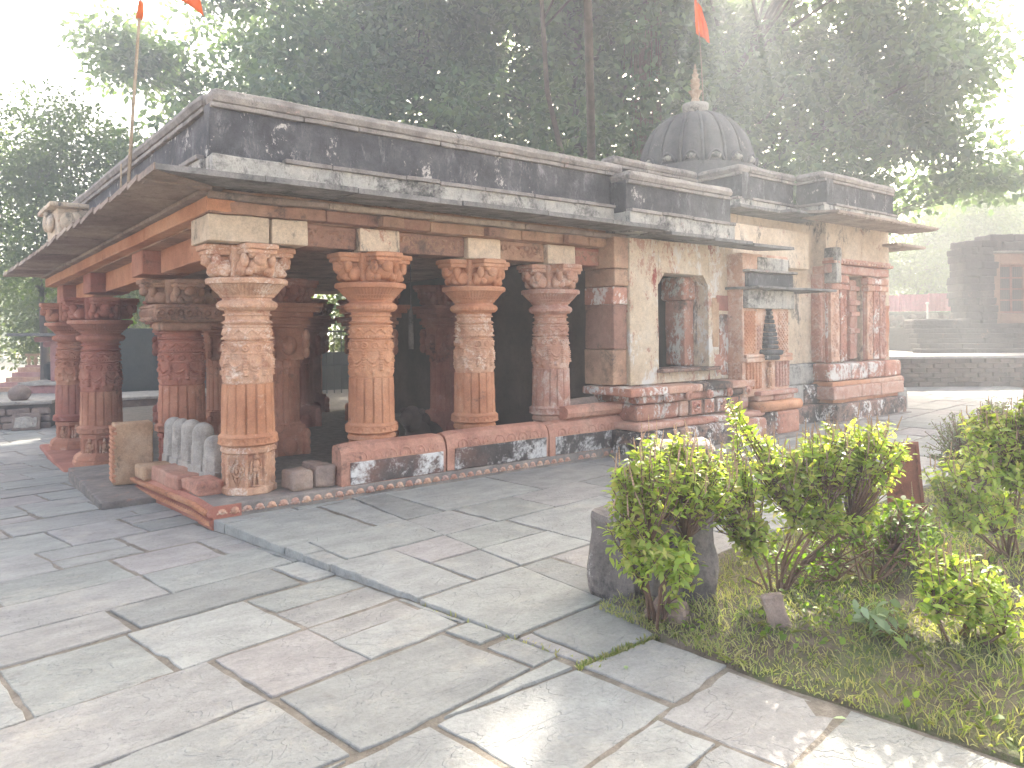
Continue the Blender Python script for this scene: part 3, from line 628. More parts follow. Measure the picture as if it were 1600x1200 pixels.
# sloping seat slabs along the side
def frz(U, V):
    n = vnoise(np.stack([U*30, V*30, 0*U], -1).reshape(-1, 3), 12).reshape(U.shape); a = frac(U/.16)-.5
    return .02*sdl(np.hypot(a*.16, V-.02)-.058, .02)+.018*sdl(np.hypot(a*.16, (V-.03)*.8), .03)+.014*sdl(np.hypot((np.abs(a)-.5)*.16, V-.09), .028)+.006*n-.008
for i, (a, b, tilt) in enumerate([(.72, 1.86, 0), (1.88, 3.24, .01), (3.26, 4.66, .0)]):
    prof = [(-.41, .108), (-.415, .34), (-.40, .42), (-.365, .475), (-.30, .5), (-.22, .49), (-.2, .46), (-.2, .108)]
    m = MB(); nn = 12; rings = []
    for t_ in np.linspace(0, 1, nn+1):
        xx = a+(b-a)*t_; e = 1-.05*(t_ < .01)-.05*(t_ > .99); rings.append([(xx, p+.004*math.sin(xx*9+j), .108+(z-.108)*(e if j not in (0, 7) else 1)+tilt) for j, (p, z) in enumerate(prof)])
    m.loft(rings); so = T(m, 'seat_slab', 'seat')
    f_ = MB(); f_.relief((a+.12, -.418, .335+tilt), (1, 0, 0), (0, .25, .97), (0, -.97, .25), b-a-.2, .12, frz, int((b-a)/.011), 16, .015); f_.ob('scroll_frieze', 'seat', so)
    f_ = MB(); f_.rbox(a+.09, b-.03, -.424, -.38, .115, .325+tilt, .006, .2, .003, seed=i); f_.ob('stained_face', 'seatlow', so)
# wall with the deep window
WT = 'wall'
w = MB(); yf = -.45; yb_ = -.02
w.rbox(4.56, 5.1, yf, yb_, .85, 2.70, .015, .2, .006); w.rbox(6.13, 6.70, yf, yb_, .85, 2.70, .015, .2, .006)
w.rbox(5.1, 6.13, yf+.002, yb_, 2.28, 2.698, .01, .2, .004); w.rbox(5.1, 6.13, yf+.002, yb_, .85, 1.03, .01, .2, .004)
for s_, xx in ((1, 5.1), (-1, 6.13)): w.add([(xx, yf+.003, 2.28), (xx, yf+.003, 2.13), (xx+s_*.12, yf+.003, 2.28), (xx, yb_, 2.28), (xx, yb_, 2.13), (xx+s_*.12, yb_, 2.28)], [(0, 1, 2), (3, 5, 4), (0, 3, 4, 1), (1, 4, 5, 2), (2, 5, 3, 0)])
wo = T(w, 'window_wall', 'wall')
for i, (z0, z1, mt) in enumerate([(.86, 1.3, 'brown'), (1.305, 1.86, 'brown'), (1.865, 2.08, 'whitered'), (2.085, 2.3, 'brown'), (2.305, 2.69, 'brown')]):
    MB().rbox(4.30+.02*(i % 2), 4.555, -.40-.01*i, .1, z0, z1, .015, .15, .006, seed=i).ob('jamb_stone', mt, wo)
for i, (a, b, z0, z1, mt) in enumerate([(6.2, 6.34, 1.3, 2.0, 'yellow'), (6.36, 6.64, 1.15, 1.75, 'whitered'), (6.25, 6.66, .9, 1.2, 'whitered'), (6.3, 6.6, 1.8, 2.02, 'red')]):
    MB().rbox(a, b, yf-.008-.001*i, yf+.1, z0, z1, .01, .1, .012, 9, seed=i+3).ob('exposed_stone', mt, wo)
MB().rbox(5.05, 6.25, -.56, -.05, .99, 1.035, .012, .15, .006).ob('window_sill', 'base', wo)
pp = MB(); pp.rbox(5.93, 6.128, -.2, .15, 1.04, 1.95, .02, .1, .008); pp.rbox(5.86, 6.128, -.24, .18, 1.95, 2.27, .04, .1, .01); pp.ob('window_pilaster', 'whitered', wo)
# moulded base courses of that wall
def course(x0, x1, y0, z0, z1, mt, r, n, seed, back=.1, jog=.01):
    xs = np.linspace(x0, x1, n+1)+np.r_[0, np.array([random.uniform(-.12, .12) for _ in range(n-1)]), 0]
    for i in range(n): T(MB().rbox(xs[i]+.003, xs[i+1]-.003, y0+random.uniform(-jog, jog), back, z0, z1, r, .12, .007, seed=seed+i), 'base_course', random.choice(mt))
course(4.25, 6.78, -.74, .74, .84, ['whitered', 'pink', 'base'], .02, 4, 30)
course(4.45, 6.72, -.70, .64, .74, ['whitered', 'base'], .03, 5, 34)
course(4.45, 6.75, -.66, .42, .635, ['pink', 'whitered'], .05, 3, 38)
course(4.30, 6.9, -.82, .33, .415, ['pink', 'whitered'], .03, 3, 42)
course(4.25, 6.85, -.88, .0, .325, ['base', 'whitered', 'base'], .05, 3, 46)
course(4.2, 7.75, -.95, -.05, .05, ['plinthgrey'], .02, 4, 50)
for i in range(4):
    def pan(U, V): n = vnoise(np.stack([U*40+i*9, V*40, 0*U], -1).reshape(-1, 3), 14).reshape(U.shape); return .014*sdl(np.hypot(U-.1, V-.09)-.05, .02)+.014*n*(np.hypot(U-.1, V-.09) < .075)
    o = T(MB().rbox(5.42+i*.27, 5.675+i*.27, -.69, -.6, .435, .63, .01, .1, .003), 'carved_panel', 'base')
    MB().relief((5.445+i*.27, -.692, .445), (1, 0, 0), (0, 0, 1), (0, -1, 0), .2, .18, pan, 26, 24, .006).ob('panel_relief', 'whitered', o)
for i in range(5):
    o = T(MB().lathe([(.06, 0), (.055, .03), (.03, .035), (.028, .05), (.01, .055)], 16), 'rosette', 'whitered'); o.location = (4.9+i*.42, -.742, .70); o.rotation_euler[0] = math.pi/2
# carved buttress (small shrine projection)
course(6.80, 7.76, -.83, .02, .38, ['whitered', 'base'], .05, 2, 60)
T(MB().extr([(-.6, .38), (-.83, .38), (-.86, .41), (-.87, .45), (-.86, .49), (-.83, .52), (-.6, .52)][::-1], 'x', 6.78, 7.77, 4), 'torus_moulding', 'orange', True)
course(6.82, 7.72, -.76, .525, .6, ['pink', 'orange'], .02, 2, 64); course(6.80, 7.75, -.81, .605, .67, ['pink'], .02, 1, 66)
bt = T(MB().rbox(6.55, 7.68, -.70, .3, .6, 2.6, .012, .3, .004), 'buttress', 'pink')
def lace(U, V):
    n = vnoise(np.stack([U*55, V*55, 0*U], -1).reshape(-1, 3), 15).reshape(U.shape); g_ = np.sin(U*95)*np.sin(V*95); return .02*(g_ > -.1)*(.7+.3*n)-.012
def cols_(U, V): n = vnoise(np.stack([U*45, V*45, 0*U], -1).reshape(-1, 3), 16).reshape(U.shape); return .022*(np.abs(frac(U/.075)-.5) < .3)*(1-.3*(frac(V*22) < .25))+.008*n-.01
for (a, b, z0, z1, fn, mt) in [(6.58, 6.84, 1.2, 1.8, lace, 'orange'), (7.4, 7.66, 1.2, 1.8, lace, 'pink'), (6.6, 6.98, .7, 1.08, cols_, 'orange'), (7.32, 7.66, .7, 1.08, cols_, 'pink'), (6.88, 6.97, 1.25, 1.6, lace, 'pink')]:
    MB().relief((a, -.715, z0), (1, 0, 0), (0, 0, 1), (0, -1, 0), b-a, z1-z0, fn, int((b-a)/.008), int((z1-z0)/.009), .02).ob('lattice_carving' if fn is lace else 'pilaster_carving', mt, bt)
for (z0, z1, fn) in ((1.2, 1.8, lace), (.7, 1.08, cols_)): MB().relief((6.548, -.45, z0), (0, -1, 0), (0, 0, 1), (-1, 0, 0), .25, z1-z0, fn, 32, int((z1-z0)/.009), .02).ob('lattice_carving', 'pink', bt)
for (z0, z1) in ((1.08, 1.14), (1.145, 1.19)): MB().rbox(6.56, 7.7, -.76, -.6, z0, z1, .012, .12, .006).ob('string_course', 'pink', bt)
q = MB()                                                               # dark little spire niche
for k in range(9):
    r = .115*(1-(k/9)**1.6)+.02; q.rbox(7.14-r, 7.14+r, -.80+.01*k*.4, -.66, 1.26+k*.06, 1.315+k*.06, .018, .05, .006, seed=k)
q.ell((7.14, -.72, 1.83), (.06, .05, .05)); q.rbox(6.94, 7.34, -.84, -.66, 1.17, 1.25, .03, .08, .006); q.rbox(6.97, 7.31, -.8, -.66, 1.1, 1.17, .02, .08, .006)
q.ob('niche_spire', 'parapet', bt)
link('niche_figure', me_fig, bt, (7.15, -.715, .70), math.pi, (1.25, 1.6, 1.25))
MB().rbox(6.56, 7.72, -.78, -.4, 1.83, 2.09, .012, .12, .006).ob('plain_frieze', 'stained', bt)
MB().rbox(6.5, 8.55, -.98, -.2, 2.095, 2.13, .01, .2, .006).ob('projecting_slab', 'eavedge', bt)
MB().rbox(6.6, 7.72, -.76, -.3, 2.135, 2.33, .015, .15, .006).ob('roof_tier', 'parapet', bt)
MB().rbox(6.55, 7.75, -.82, -.3, 2.335, 2.37, .01, .15, .006).ob('roof_tier_slab', 'coping', bt)
MB().rbox(6.9, 7.66, -.72, -.2, 2.375, 2.56, .015, .15, .006).ob('roof_tier', 'stained', bt)
# recessed wall between buttress and far block
T(MB().rbox(6.7, 9.62, .0, .5, .9, 3.3, .01, .4, .006), 'recessed_wall', 'cream'); T(MB().rbox(6.7, 9.0, -.28, .1, 2.5, 3.1, .02, .3, .01), 'recessed_wall_block', 'cream')
course(7.7, 9.5, -.12, .62, .96, ['stained', 'whitered'], .03, 2, 70, .3); course(7.7, 9.5, -.2, .3, .615, ['base', 'stained'], .03, 3, 73, .3); course(7.7, 9.4, -.28, -.03, .295, ['base'], .03, 2, 77, .3)
# far block with its window niche
FX0, FX1 = 9.62, 11.86
w = MB(); w.rbox(FX0, 10.16, -.22, .3, .95, 3.4, .012, .3, .005); w.rbox(10.84, FX1, -.22, .3, .95, 3.4, .012, .3, .005); w.rbox(10.16, 10.84, -.218, .3, 2.46, 3.4, .012, .3, .005); w.rbox(FX0+.2, FX1, .3, 1.0, .95, 3.4, .012, .4, .005); w.rbox(FX1-.3, FX1, .3, 5, .0, 3.4, .01, .5, .005)
fw = T(w, 'far_block_wall', 'cream')
MB().rbox(10.2, 10.86, .02, .32, .9, 2.5, .02, .12, .012).ob('niche_back', 'red', fw)
q = MB(); q.rbox(10.55, 10.82, -.14, .1, 1.0, 2.4, .02, .1, .012); [q.rbox(10.5, 10.83, -.19, .1, z, z+.09, .02, .1, .008) for z in (1.45, 1.75, 1.95, 2.2)]; q.ob('niche_pilaster', 'pink', fw)
MB().rbox(9.6, 10.15, -.245, -.2, .96, 2.47, .01, .2, .006).ob('stone_dado', 'whitered', fw); MB().rbox(10.85, 11.6, -.247, -.2, .96, 2.47, .01, .2, .006).ob('stone_dado', 'pink', fw)
MB().rbox(9.575, 9.65, -.2, .3, .96, 2.6, .01, .2, .006).ob('stone_dado', 'pink', fw)
def vine(U, V):
    n = vnoise(np.stack([U*38, V*38, 0*U], -1).reshape(-1, 3), 17).reshape(U.shape); return .016*sdl(np.hypot((U-.12)+.05*np.sin(V*21), 0*V), .035)+.014*n
for (a, b, mt) in [(9.62, 9.90, 'pink'), (9.94, 10.14, 'whitered'), (10.86, 11.06, 'pink'), (11.1, 11.3, 'whitered'), (11.34, 11.56, 'pink')]:
    o = MB().rbox(a, b, -.30, -.2, .98, 2.46, .012, .15, .006).ob('pilaster', mt, fw)
    for z, h in ((2.2, .1), (2.32, .12)): MB().rbox(a-.03, b+.03, -.34, -.2, z, z+h, .02, .1, .006).ob('pilaster_cap', mt, fw)
    r_ = MB(); r_.relief((a+.02, -.302, 1.05), (1, 0, 0), (0, 0, 1), (0, -1, 0), b-a-.04, 1.1, vine, 18, 90, .01); r_.ob('vine_relief', mt, fw)
for (ya, yb2) in ((-.18, .02), (.06, .28)):
    MB().rbox(9.52, 9.6, ya, yb2, .98, 2.46, .012, .15, .006).ob('pilaster', 'pink', fw)
    MB().relief((9.518, yb2-.02, 1.05), (0, -1, 0), (0, 0, 1), (-1, 0, 0), .17, 1.1, vine, 18, 90, .01).ob('vine_relief', 'pink', fw)
MB().rbox(9.56, 11.6, -.34, -.2, 2.47, 2.62, .02, .15, .008).ob('architrave', 'pink', fw); MB().rbox(9.52, 11.64, -.40, -.2, 2.63, 2.68, .01, .15, .005).ob('dentil_band', 'red', fw)
MB().rbox(9.56, 11.6, -.37, -.2, 2.685, 2.73, .01, .15, .005).ob('dentil_band', 'pink', fw)
dn = MB().rbox(-.03, .03, -.02, .02, -.02, .02, .006, .1, 0).mesh('dentil', 'pink')
for i in range(22): link('dentil', dn, fw, (9.57+i*.095, -.405, 2.655))
MB().rbox(9.58, 9.75, -.42, -.2, 2.3, 2.9, .02, .1, .01).ob('corner_patch', 'stained', fw)
MB().rbox(11.55, 11.8, -.235, -.2, 1.0, 1.95, .01, .1, .02, 6).ob('exposed_stone', 'red', fw)
course(9.34, 11.9, -.42, .66, .95, ['whitered', 'stained', 'whitered'], .04, 4, 80, .3); course(9.36, 11.85, -.45, .58, .65, ['orange', 'pink'], .015, 2, 84, .3)
course(9.32, 11.8, -.5, .36, .575, ['pink', 'whitered'], .02, 3, 87, .3); course(9.4, 11.7, -.44, .30, .355, ['orange'], .01, 2, 90, .3); course(9.28, 11.75, -.58, -.02, .295, ['base'], .03, 2, 93, .3)
course(9.22, 11.8, -.64, -.06, .02, ['plinthgrey'], .015, 2, 96, .3)
T(MB().rbox(11.7, 12.1, -.4, .2, .5, .66, .07, .1, .008), 'moulding_end', 'whitered'); T(MB().rbox(11.72, 12.15, -.42, .2, .0, .42, .04, .1, .008), 'moulding_end', 'stained')
# upper parapet of the sanctum, stepped plan
def para2(axis, a, b, f, sgn, seed): para(axis, a, b, f, sgn, 3.36, 3.52, 4.05, th=.25, seed=seed)
para2('x', 5.4, 7.32, .63, 1, 11); para2('y', -.14, .66, 7.32, 1, 12); para2('x', 7.58, 8.86, -.14, 1, 13); para2('y', -.63, -.1, 8.86, 1, 14); para2('x', 9.12, 11.25, -.63, 1, 15); para2('y', -.41, .3, 11.25, -1, 16); para2('x', 11.25, 12.5, .2, 1, 17)
T(MB().box(5.6, 12.4, .8, 6.6, 3.3, 3.7), 'sanctum_roof', 'eavedge'); T(MB().box(6.4, 12.2, .45, 6.5, 2.4, 3.4), 'sanctum_core', 'cream'); T(MB().box(8.95, 11.2, -.45, .9, 3.38, 3.6), 'sanctum_roof', 'eavedge'); T(MB().box(7.4, 9, -.0, .9, 3.38, 3.6), 'sanctum_roof', 'eavedge')
for (a, b, y0, z) in [(6.9, 7.9, -.45, 3.3), (7.91, 8.75, -.62, 3.3)]:
    T(MB().rbox(a, b, y0, .3, z, z+.05, .01, .2, .006), 'upper_eave_slab', 'eavedge')
for i in range(4):
    a = 8.35+i*.86; m = MB(); b = a+.85; q = [(a, -1.12), (b, -1.12), (b, -.2), (a, -.2)]; m.add([(p, r, 3.27+(.1 if r > -.5 else 0)) for p, r in q]+[(p, r, 3.31+(.1 if r > -.5 else 0)) for p, r in q], [(0, 3, 2, 1), (4, 5, 6, 7), (0, 1, 5, 4), (1, 2, 6, 5), (2, 3, 7, 6), (3, 0, 4, 7)])
    for j in range(6): m.box(a+j*.14+.01, a+j*.14+.12, -1.1, -.5, 3.252, 3.269)
    T(m, 'upper_eave_slab', 'eave')
for i in range(3):
    T(MB().rbox(11.6, 12.75, -.5+i*.7, .18+i*.7, 3.05, 3.1, .01, .3, .004), 'upper_eave_slab', 'eave')
# dome
DC = (10.88, 3.45); NR = 16
T(MB().lathe([(1.4, 3.6), (1.4, 4.35), (1.3, 4.4), (1.3, 4.95)], 48, (DC[0], DC[1], 0)), 'dome_drum', 'dome')
prof = [(1.25*math.cos(a)**.75 if a < 1.5 else .06, 4.95+1.28*math.sin(a)) for a in np.linspace(0, 1.53, 40)]; prof = [(max(r, .2), z) for r, z in prof]
dm = MB().lathe(prof, 192, (DC[0], DC[1], 0), disp=lambda t_, z, r: -r*.085*np.abs(np.cos(t_*NR/2))**4+r*.0)
dome = T(dm, 'dome', 'dome', True)
for k in range(NR):
    a = (k+.0)*2*math.pi/NR; pts = [((r*(.945))*math.cos(a)+DC[0], (r*.945)*math.sin(a)+DC[1], z) for r, z in prof[::3]]; MB().tube(pts, .034, 6).ob('rib', 'dome', dome, True)
    a += math.pi/NR; arch = [(DC[0]+1.27*math.cos(a+s_*.13), DC[1]+1.27*math.sin(a+s_*.13), 4.97+.2*(1-s_*s_)) for s_ in np.linspace(-1, 1, 9)]; MB().tube(arch, .03, 6).ob('arch_moulding', 'dome', dome, True)
    MB().tube([(DC[0]+1.24*math.cos(a+s_*.13), DC[1]+1.24*math.sin(a+s_*.13), 4.98+.09) for s_ in np.linspace(-.6, .6, 3)], .07, 6).ob('arch_infill', 'stained', dome, True)
fl = [(.02, 6.2), (.2, 6.2), (.19, 6.24), (.23, 6.28), (.26, 6.34), (.28, 6.4), (.28, 6.46), (.2, 6.48), (.12, 6.49)]
T(MB().lathe(fl, 48, (DC[0], DC[1], 0), disp=lambda t_, z, r: .018*np.cos(t_*20)*(z < 6.35)), 'lotus_collar', 'stained', True)
fn = [(.1, 6.47), (.13, 6.5), (.1, 6.54), (.075, 6.58), (.08, 6.62), (.13, 6.72), (.15, 6.75), (.09, 6.78), (.07, 6.8), (.09, 6.83), (.1, 6.88), (.115, 6.9), (.08, 6.93), (.1, 6.97), (.105, 7.0), (.07, 7.03), (.05, 7.05), (.07, 7.1), (.075, 7.12), (.04, 7.15), (.035, 7.2), (.05, 7.22), (.02, 7.25), (.025, 7.3), (.005, 7.36)]
T(MB().lathe(fn, 24, (DC[0], DC[1], 0)), 'finial', 'brass', True)
# ------------------------------------------------------------------ loose stones about the porch
T(MB().rbox(-.26, .34, -.1, 1.95, -.4, .1, .01, .3, .004), 'bench', 'plinthgrey', warp=SH)
def post_mesh(h, r):
    m = MB(); m.rbox(-r*1.02, r*1.02, -r*1.02, r*1.02, 0, .2*h/.6, .01, .08, .003)
    m.lathe([(r*1.12, .19*h/.6), (r*1.1, .2*h/.6), (r*1.06, .38*h/.6)], 8, cap=True)
    m.lathe([(r*.97, .37*h/.6), (r*.97, h-r*1.0)]+[(r*.97*math.cos(a), h-r+r*math.sin(a)) for a in np.linspace(.15, 1.5, 8)], 24)
    return m
PL = ['farthest', 'second farthest', 'middle', 'second nearest', 'nearest']
for i, (y, h) in enumerate([(1.82, .6), (1.5, .6), (1.16, .61), (.78, .6), (.43, .5)]):
    p = sh(-.1-.012*i, y, .1); o = post_mesh(h, .1+.004*(i == 3)).ob('stone_post', 'grey', None, False, p, rz=.12*i)
    tag(o, f'round-topped grey stone post, {PL[i]} of five from the front corner pillar', 'stone post', 'grey stone posts on the porch bench')
def blockthing(name, lab, cat, mat, x0, x1, y0, y1, z0, z1, r=.025, amp=.012, rz=0, group=None, seed=0, rx=0):
    m = MB(); w_, d_, h_ = (x1-x0)/2, (y1-y0)/2, z1-z0; m.rbox(-w_, w_, -d_, d_, 0, h_, r, .07, amp, 6, seed)
    o = m.ob(name, mat, None, False, ((x0+x1)/2, (y0+y1)/2, z0), rz=rz); o.rotation_euler[0] = rx; return tag(o, lab, cat, group)
G1 = 'loose stone blocks on the porch bench'
blockthing('stone_block', 'ochre yellow squared stone block on the bench near the carved upright slab', 'stone block', 'yellow', -.60, -.3, 1.45, 1.78, .035, .185, rz=.06, group=G1, seed=1)
blockthing('stone_block', 'long brick-red stone block on the bench before the grey posts', 'stone block', 'seat', -.50, -.26, .58, 1.42, .06, .2, rz=.07, group=G1, seed=2)
blockthing('stone_block', 'short red stone block wedged between the long red block and red bench end', 'stone block', 'seat', -.44, -.25, .40, .56, .09, .2, rz=.1, group=G1, seed=3)
blockthing('stone_block', 'brick-red stone block touching the base of the front corner pillar', 'stone block', 'seat', -.44, -.22, .02, .37, .105, .235, rz=.05, group=G1, seed=4)
blockthing('stone_block', 'small brownish rough block just right of the front corner pillar base', 'stone block', 'greyred', .27, .49, -.34, -.06, .112, .29, .03, .015, .03, G1, 5)
blockthing('stone_block', 'wider brownish rough block between the corner pillar and the first seat slab', 'stone block', 'greyred', .5, .71, -.33, .05, .112, .31, .03, .015, -.02, G1, 6)
m = MB(); m.rbox(-.19, .19, -.13, .13, 0, .66, .015, .07, .012, 6, 8)
us = tag(m.ob('carved_slab', 'yellow', None, False, (-.56, 2.15, -.085), rz=-.05), 'upright ochre carved slab standing at the end of the porch bench', 'carved slab')
m = MB(); [m.rbox(-.215, -.16, -.125, .125, .04+k*.05, .08+k*.05, .012, .06, .005, seed=k) for k in range(12)]; m.ob('ribbed_edge', 'orange', us)
def lying(name, lab, x0, x1, y, z, r, rz, seed):
    m = MB(); n = 10; rings = []
    for t_ in np.linspace(0, 1, 9): rings.append([((t_-.5)*(x1-x0), r*math.cos(a)*(1+.03*math.sin(7*t_+a*3+seed)), r*math.sin(a)*(.8+.02*math.cos(9*t_+a))) for a in np.linspace(0, 2*math.pi, n, endpoint=False)])
    m.loft(rings); return tag(m.ob(name, 'seat', None, False, ((x0+x1)/2, y, z), rz=rz), lab, 'stone shaft', 'fallen shafts on the seat slabs')
lying('fallen_shaft', 'reddish fallen pillar shaft lying in front on the end seat slab', 3.55, 4.6, -.31, .575, .105, .0, 1)
lying('fallen_shaft', 'greyish fallen pillar shaft lying behind the front fallen shaft', 3.75, 4.28, -.09, .63, .1, .02, 4).rotation_euler[1] = -.02
colour(bpy.data.objects['fallen_shaft.001'], 'greyred')
MB().rbox(3.6, 4.5, -.2, .05, .108, .54, .02, .2, .01).ob('seat_backing', 'seat', temple)
# bull statue and bell rope in the hall
m = MB()
for c, r in (((0, 0, .35), (.34, .2, .26)), ((-.22, 0, .42), (.2, .17, .24)), ((-.38, 0, .68), (.14, .13, .17)), ((-.5, 0, .7), (.13, .08, .1)), ((-.12, 0, .62), (.13, .11, .12)), ((.2, .14, .18), (.2, .1, .17)), ((.2, -.14, .18), (.2, .1, .17)), ((-.28, .13, .12), (.2, .07, .1)), ((-.28, -.13, .12), (.2, .07, .1)), ((-.36, .13, .78), (.03, .06, .04)), ((-.36, -.13, .78), (.03, .06, .04)), ((0, 0, .05), (.45, .26, .07))): m.ell(c, r, 16, 10)
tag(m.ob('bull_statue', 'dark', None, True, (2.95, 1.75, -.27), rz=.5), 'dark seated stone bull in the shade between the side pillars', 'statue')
m = MB(); m.tube([(0, 0, .6), (0, 0, 1.25)], .006, 5); m.tube([(0, 0, 0), (.002, 0, .1), (.0, 0, .5), (0, 0, .62)], [.035, .04, .032, .01], 8)
tag(m.ob('hanging_cloth', 'coping', None, True, (2.95, 2.15, 1.3)), 'pale narrow cloth hanging from the ceiling in the dark hall', 'cloth')
# ------------------------------------------------------------------ flags
def flagcloth(name, mat, parent, pts, wdir, nu, nv, fold=.05):
    """pts: function (u,v)->point on the cloth before folding"""
    m = MB(); V = []
    for j in range(nv+1):
        for i in range(nu+1):
            u, v = i/nu, j/nv; p = np.array(pts(u, v)); p = p+np.array(wdir)*fold*u*math.sin(u*9+v*4); V.append(p)
    V = np.array(V); n = len(V); Fc = [(j*(nu+1)+i, j*(nu+1)+i+1, (j+1)*(nu+1)+i+1, (j+1)*(nu+1)+i) for j in range(nv) for i in range(nu)]
    m.add(V, Fc); o = m.ob(name, mat, parent, True)
    s = o.modifiers.new('thick', 'SOLIDIFY'); s.thickness = .003; return o
fpb = (-.9, .42, 2.77)
fo = empty('flagpole', fpb, 0, 'thin pale pole with an orange flag on the front eave of the temple', 'flagpole')
MB().tube([(0, 0, 0), (.045, -.03, .8), (.1, -.07, 1.7), (.14, -.1, 2.5)], [.016, .014, .012, .009], 7).ob('pole', 'wood', fo, True)
MB().tube([(-.05, .03, -.0), (-.045, .03, .27)], [.01, .006], 6).ob('short_stake', 'wood', fo, True)
flagcloth('flag', 'cloth', fo, lambda u, v: (.105+.04*u+R0[0]*.5*u, -.07+R0[1]*.5*u, 2.62-.75*v*(1-.0*u)-.62*u**1.3*(1-v*.55)), Fv, 14, 10, .07)
MB().tube([(.09, -.065, 1.55), (.1, -.07, 1.62), (.105, -.07, 1.7)], [.03, .028, .02], 7).ob('flag_tie', 'cloth', fo, True)
fo = empty('flagpole', (DC[0]+.12, DC[1]-.12, 6.46), 0, 'thin staff with an orange pennant beside the dome finial', 'flagpole')
MB().tube([(0, 0, 0), (-.03, .02, .9), (-.12, .09, 2.7)], [.014, .012, .009], 6).ob('staff', 'wood', fo, True)
flagcloth('pennant', 'cloth', fo, lambda u, v: np.array((-.06, .045, 1.55+.95*v))*(1, 1, 1)+np.array((-.04*v, .03*v, 0))+R0*(-.07+.3*u*(1-.3*v))+np.array((0, 0, -.36*u*(.55+v*.9))), Fv, 12, 8, .06)
# ------------------------------------------------------------------ helper frame for things far behind: right / depth / up as seen from the court
def far(s, w, z=0.): q = CAM*np.array([1, 1, 0])+R0*s+Fv*w; return (q[0], q[1], z)
RZ = TH-math.pi/2
# terrace, steps, shrine, rubble wall and pink fence on the right
te = tag(MB().box(2, 24, .06, 20, -.3, .74).ob('terrace', 'mortar', None, False, far(0, 19), rz=RZ), 'low dark brick terrace behind the temple court', 'terrace')
MB().box(2, 24, -.05, 20.02, .742, .8).ob('terrace_paving', 'slab', te)
bks = [MB().rbox(-.18, .18, -.06, .06, -.055, .055, .015, .15, .012, 6, k).mesh('brick', 'brick') for k in range(5)]
for r in range(6):
    x = 9.3-.2*(r % 2)
    while x < 14.6: link('brick', random.choice(bks), te, (x, .045+random.uniform(-.012, .012), .06+r*.123), 0, (random.uniform(.92, 1.06), 1, 1)); x += .385
for k, (a, d) in enumerate([(13.0, .5), (13.25, .35)]): MB().rbox(a, 16, -d, .0, .0+k*.17, .17+k*.17, .02, .3, .01).ob('terrace_step', 'brick', te)
stp = empty('stone_steps', far(12.0, 21.0, .8), RZ, 'flight of dark worn stone steps rising to the ruined shrine', 'steps')
for k in range(6):
    x = -.15+.12*k+random.uniform(-.05, .05)
    while x < 8:
        b = x+random.uniform(1.1, 2.0); MB().rbox(x, b-.01, k*.3, k*.3+.5, k*.145-.02, k*.145+.125, .02, .25, .012, 5, k).ob('step_stone', 'ruin', stp); x = b
MB().rbox(.5, 2.3, 1.5, 2.2, .72, 1.0, .06, .2, .03).ob('broken_kerb', 'ruin', stp)
sr = empty('ruined_shrine', far(14.4, 23.2, 1.55), RZ, 'dark ruined masonry shrine with a barred doorway above the steps', 'shrine')
MB().box(-1.8, 12, -.3, 8, -.8, .0).ob('shrine_floor', 'ruin', sr)
k = 0
for z in np.arange(0, 2.75, .23):
    x = .1+random.uniform(-.08, .08)
    for j in range(2): MB().rbox(x, x+.5, -.0+random.uniform(-.04, .04), .9, z, z+.225, .03, .15, .025, 5, k).ob('pier_stone', 'ruin', sr); x += .505; k += 1
w = MB(); w.rbox(1.0, 1.42, .3, .9, 0, 2.35, .02, .3, .01); w.rbox(1.42, 6, .3, .9, 0, .42, .02, .3, .01); w.rbox(3.4, 6, .3, .9, .42, 2.35, .02, .3, .01); w.rbox(1.42, 3.4, .3, .9, 2.0, 2.35, .02, .3, .01); w.ob('shrine_wall', 'ruinred', sr)
MB().box(1.0, 6, 1.6, 1.8, 0, 2.6).ob('shrine_back', 'dark', sr)
gob = MB().box(1.44, 3.4, .5, .54, .44, .5).ob('grille', 'rust', sr); MB().box(1.44, 3.4, .5, .54, 1.94, 2.0).ob('grille_bar', 'rust', gob)
for x in np.arange(1.47, 3.4, .42): MB().box(x-.025, x+.025, .49, .55, .5, 1.94).ob('grille_bar', 'rust', gob)
for z in (.86, 1.22, 1.58): MB().box(1.44, 3.4, .495, .545, z-.02, z+.02).ob('grille_bar', 'rust', gob)
for x in np.arange(1.5, 3.4, .07): MB().box(x-.006, x+.006, .515, .53, .5, 1.94).ob('grille_rod', 'iron', gob)
MB().rbox(.8, 6, .1, .9, 2.36, 2.42, .01, .3, .01).ob('ledge', 'coping', sr)
for k in range(7): MB().rbox(.6+k*.8, 1.38+k*.8, .15, 1.0, 2.43, 2.72, .03, .2, .03, 5, k).ob('roof_stone', 'ruin', sr); MB().rbox(1.0+k*.8, 1.78+k*.8, .2, 1.0, 2.73, 2.95, .03, .2, .03, 5, k+9).ob('roof_stone', 'ruin', sr)
rw = tag(MB().box(9, 17.2, .08, .6, .6, 2.1).ob('rubble_wall', 'mortar', None, False, far(0, 26), rz=RZ), 'rough rubble stone wall below the pink metal fence', 'wall')
stn = []
for k in range(7):
    m = MB().ell((0, 0, 0), (.17, .1, .12), 9, 6); V = m.v[0]; m.v[0] = V+.035*np.stack([vnoise(V*9, 50+k), vnoise(V*9, 60+k), vnoise(V*9, 70+k)], 1); stn.append(m.mesh('stone', 'rubble'))
for z in np.arange(.85, 2.1, .21):
    for x in np.arange(13.4, 17.2, .31): link('stone', random.choice(stn), rw, (x+random.uniform(-.08, .08), .06, z+random.uniform(-.04, .04)), 0, (random.uniform(.8, 1.2), 1, random.uniform(.8, 1.15)))
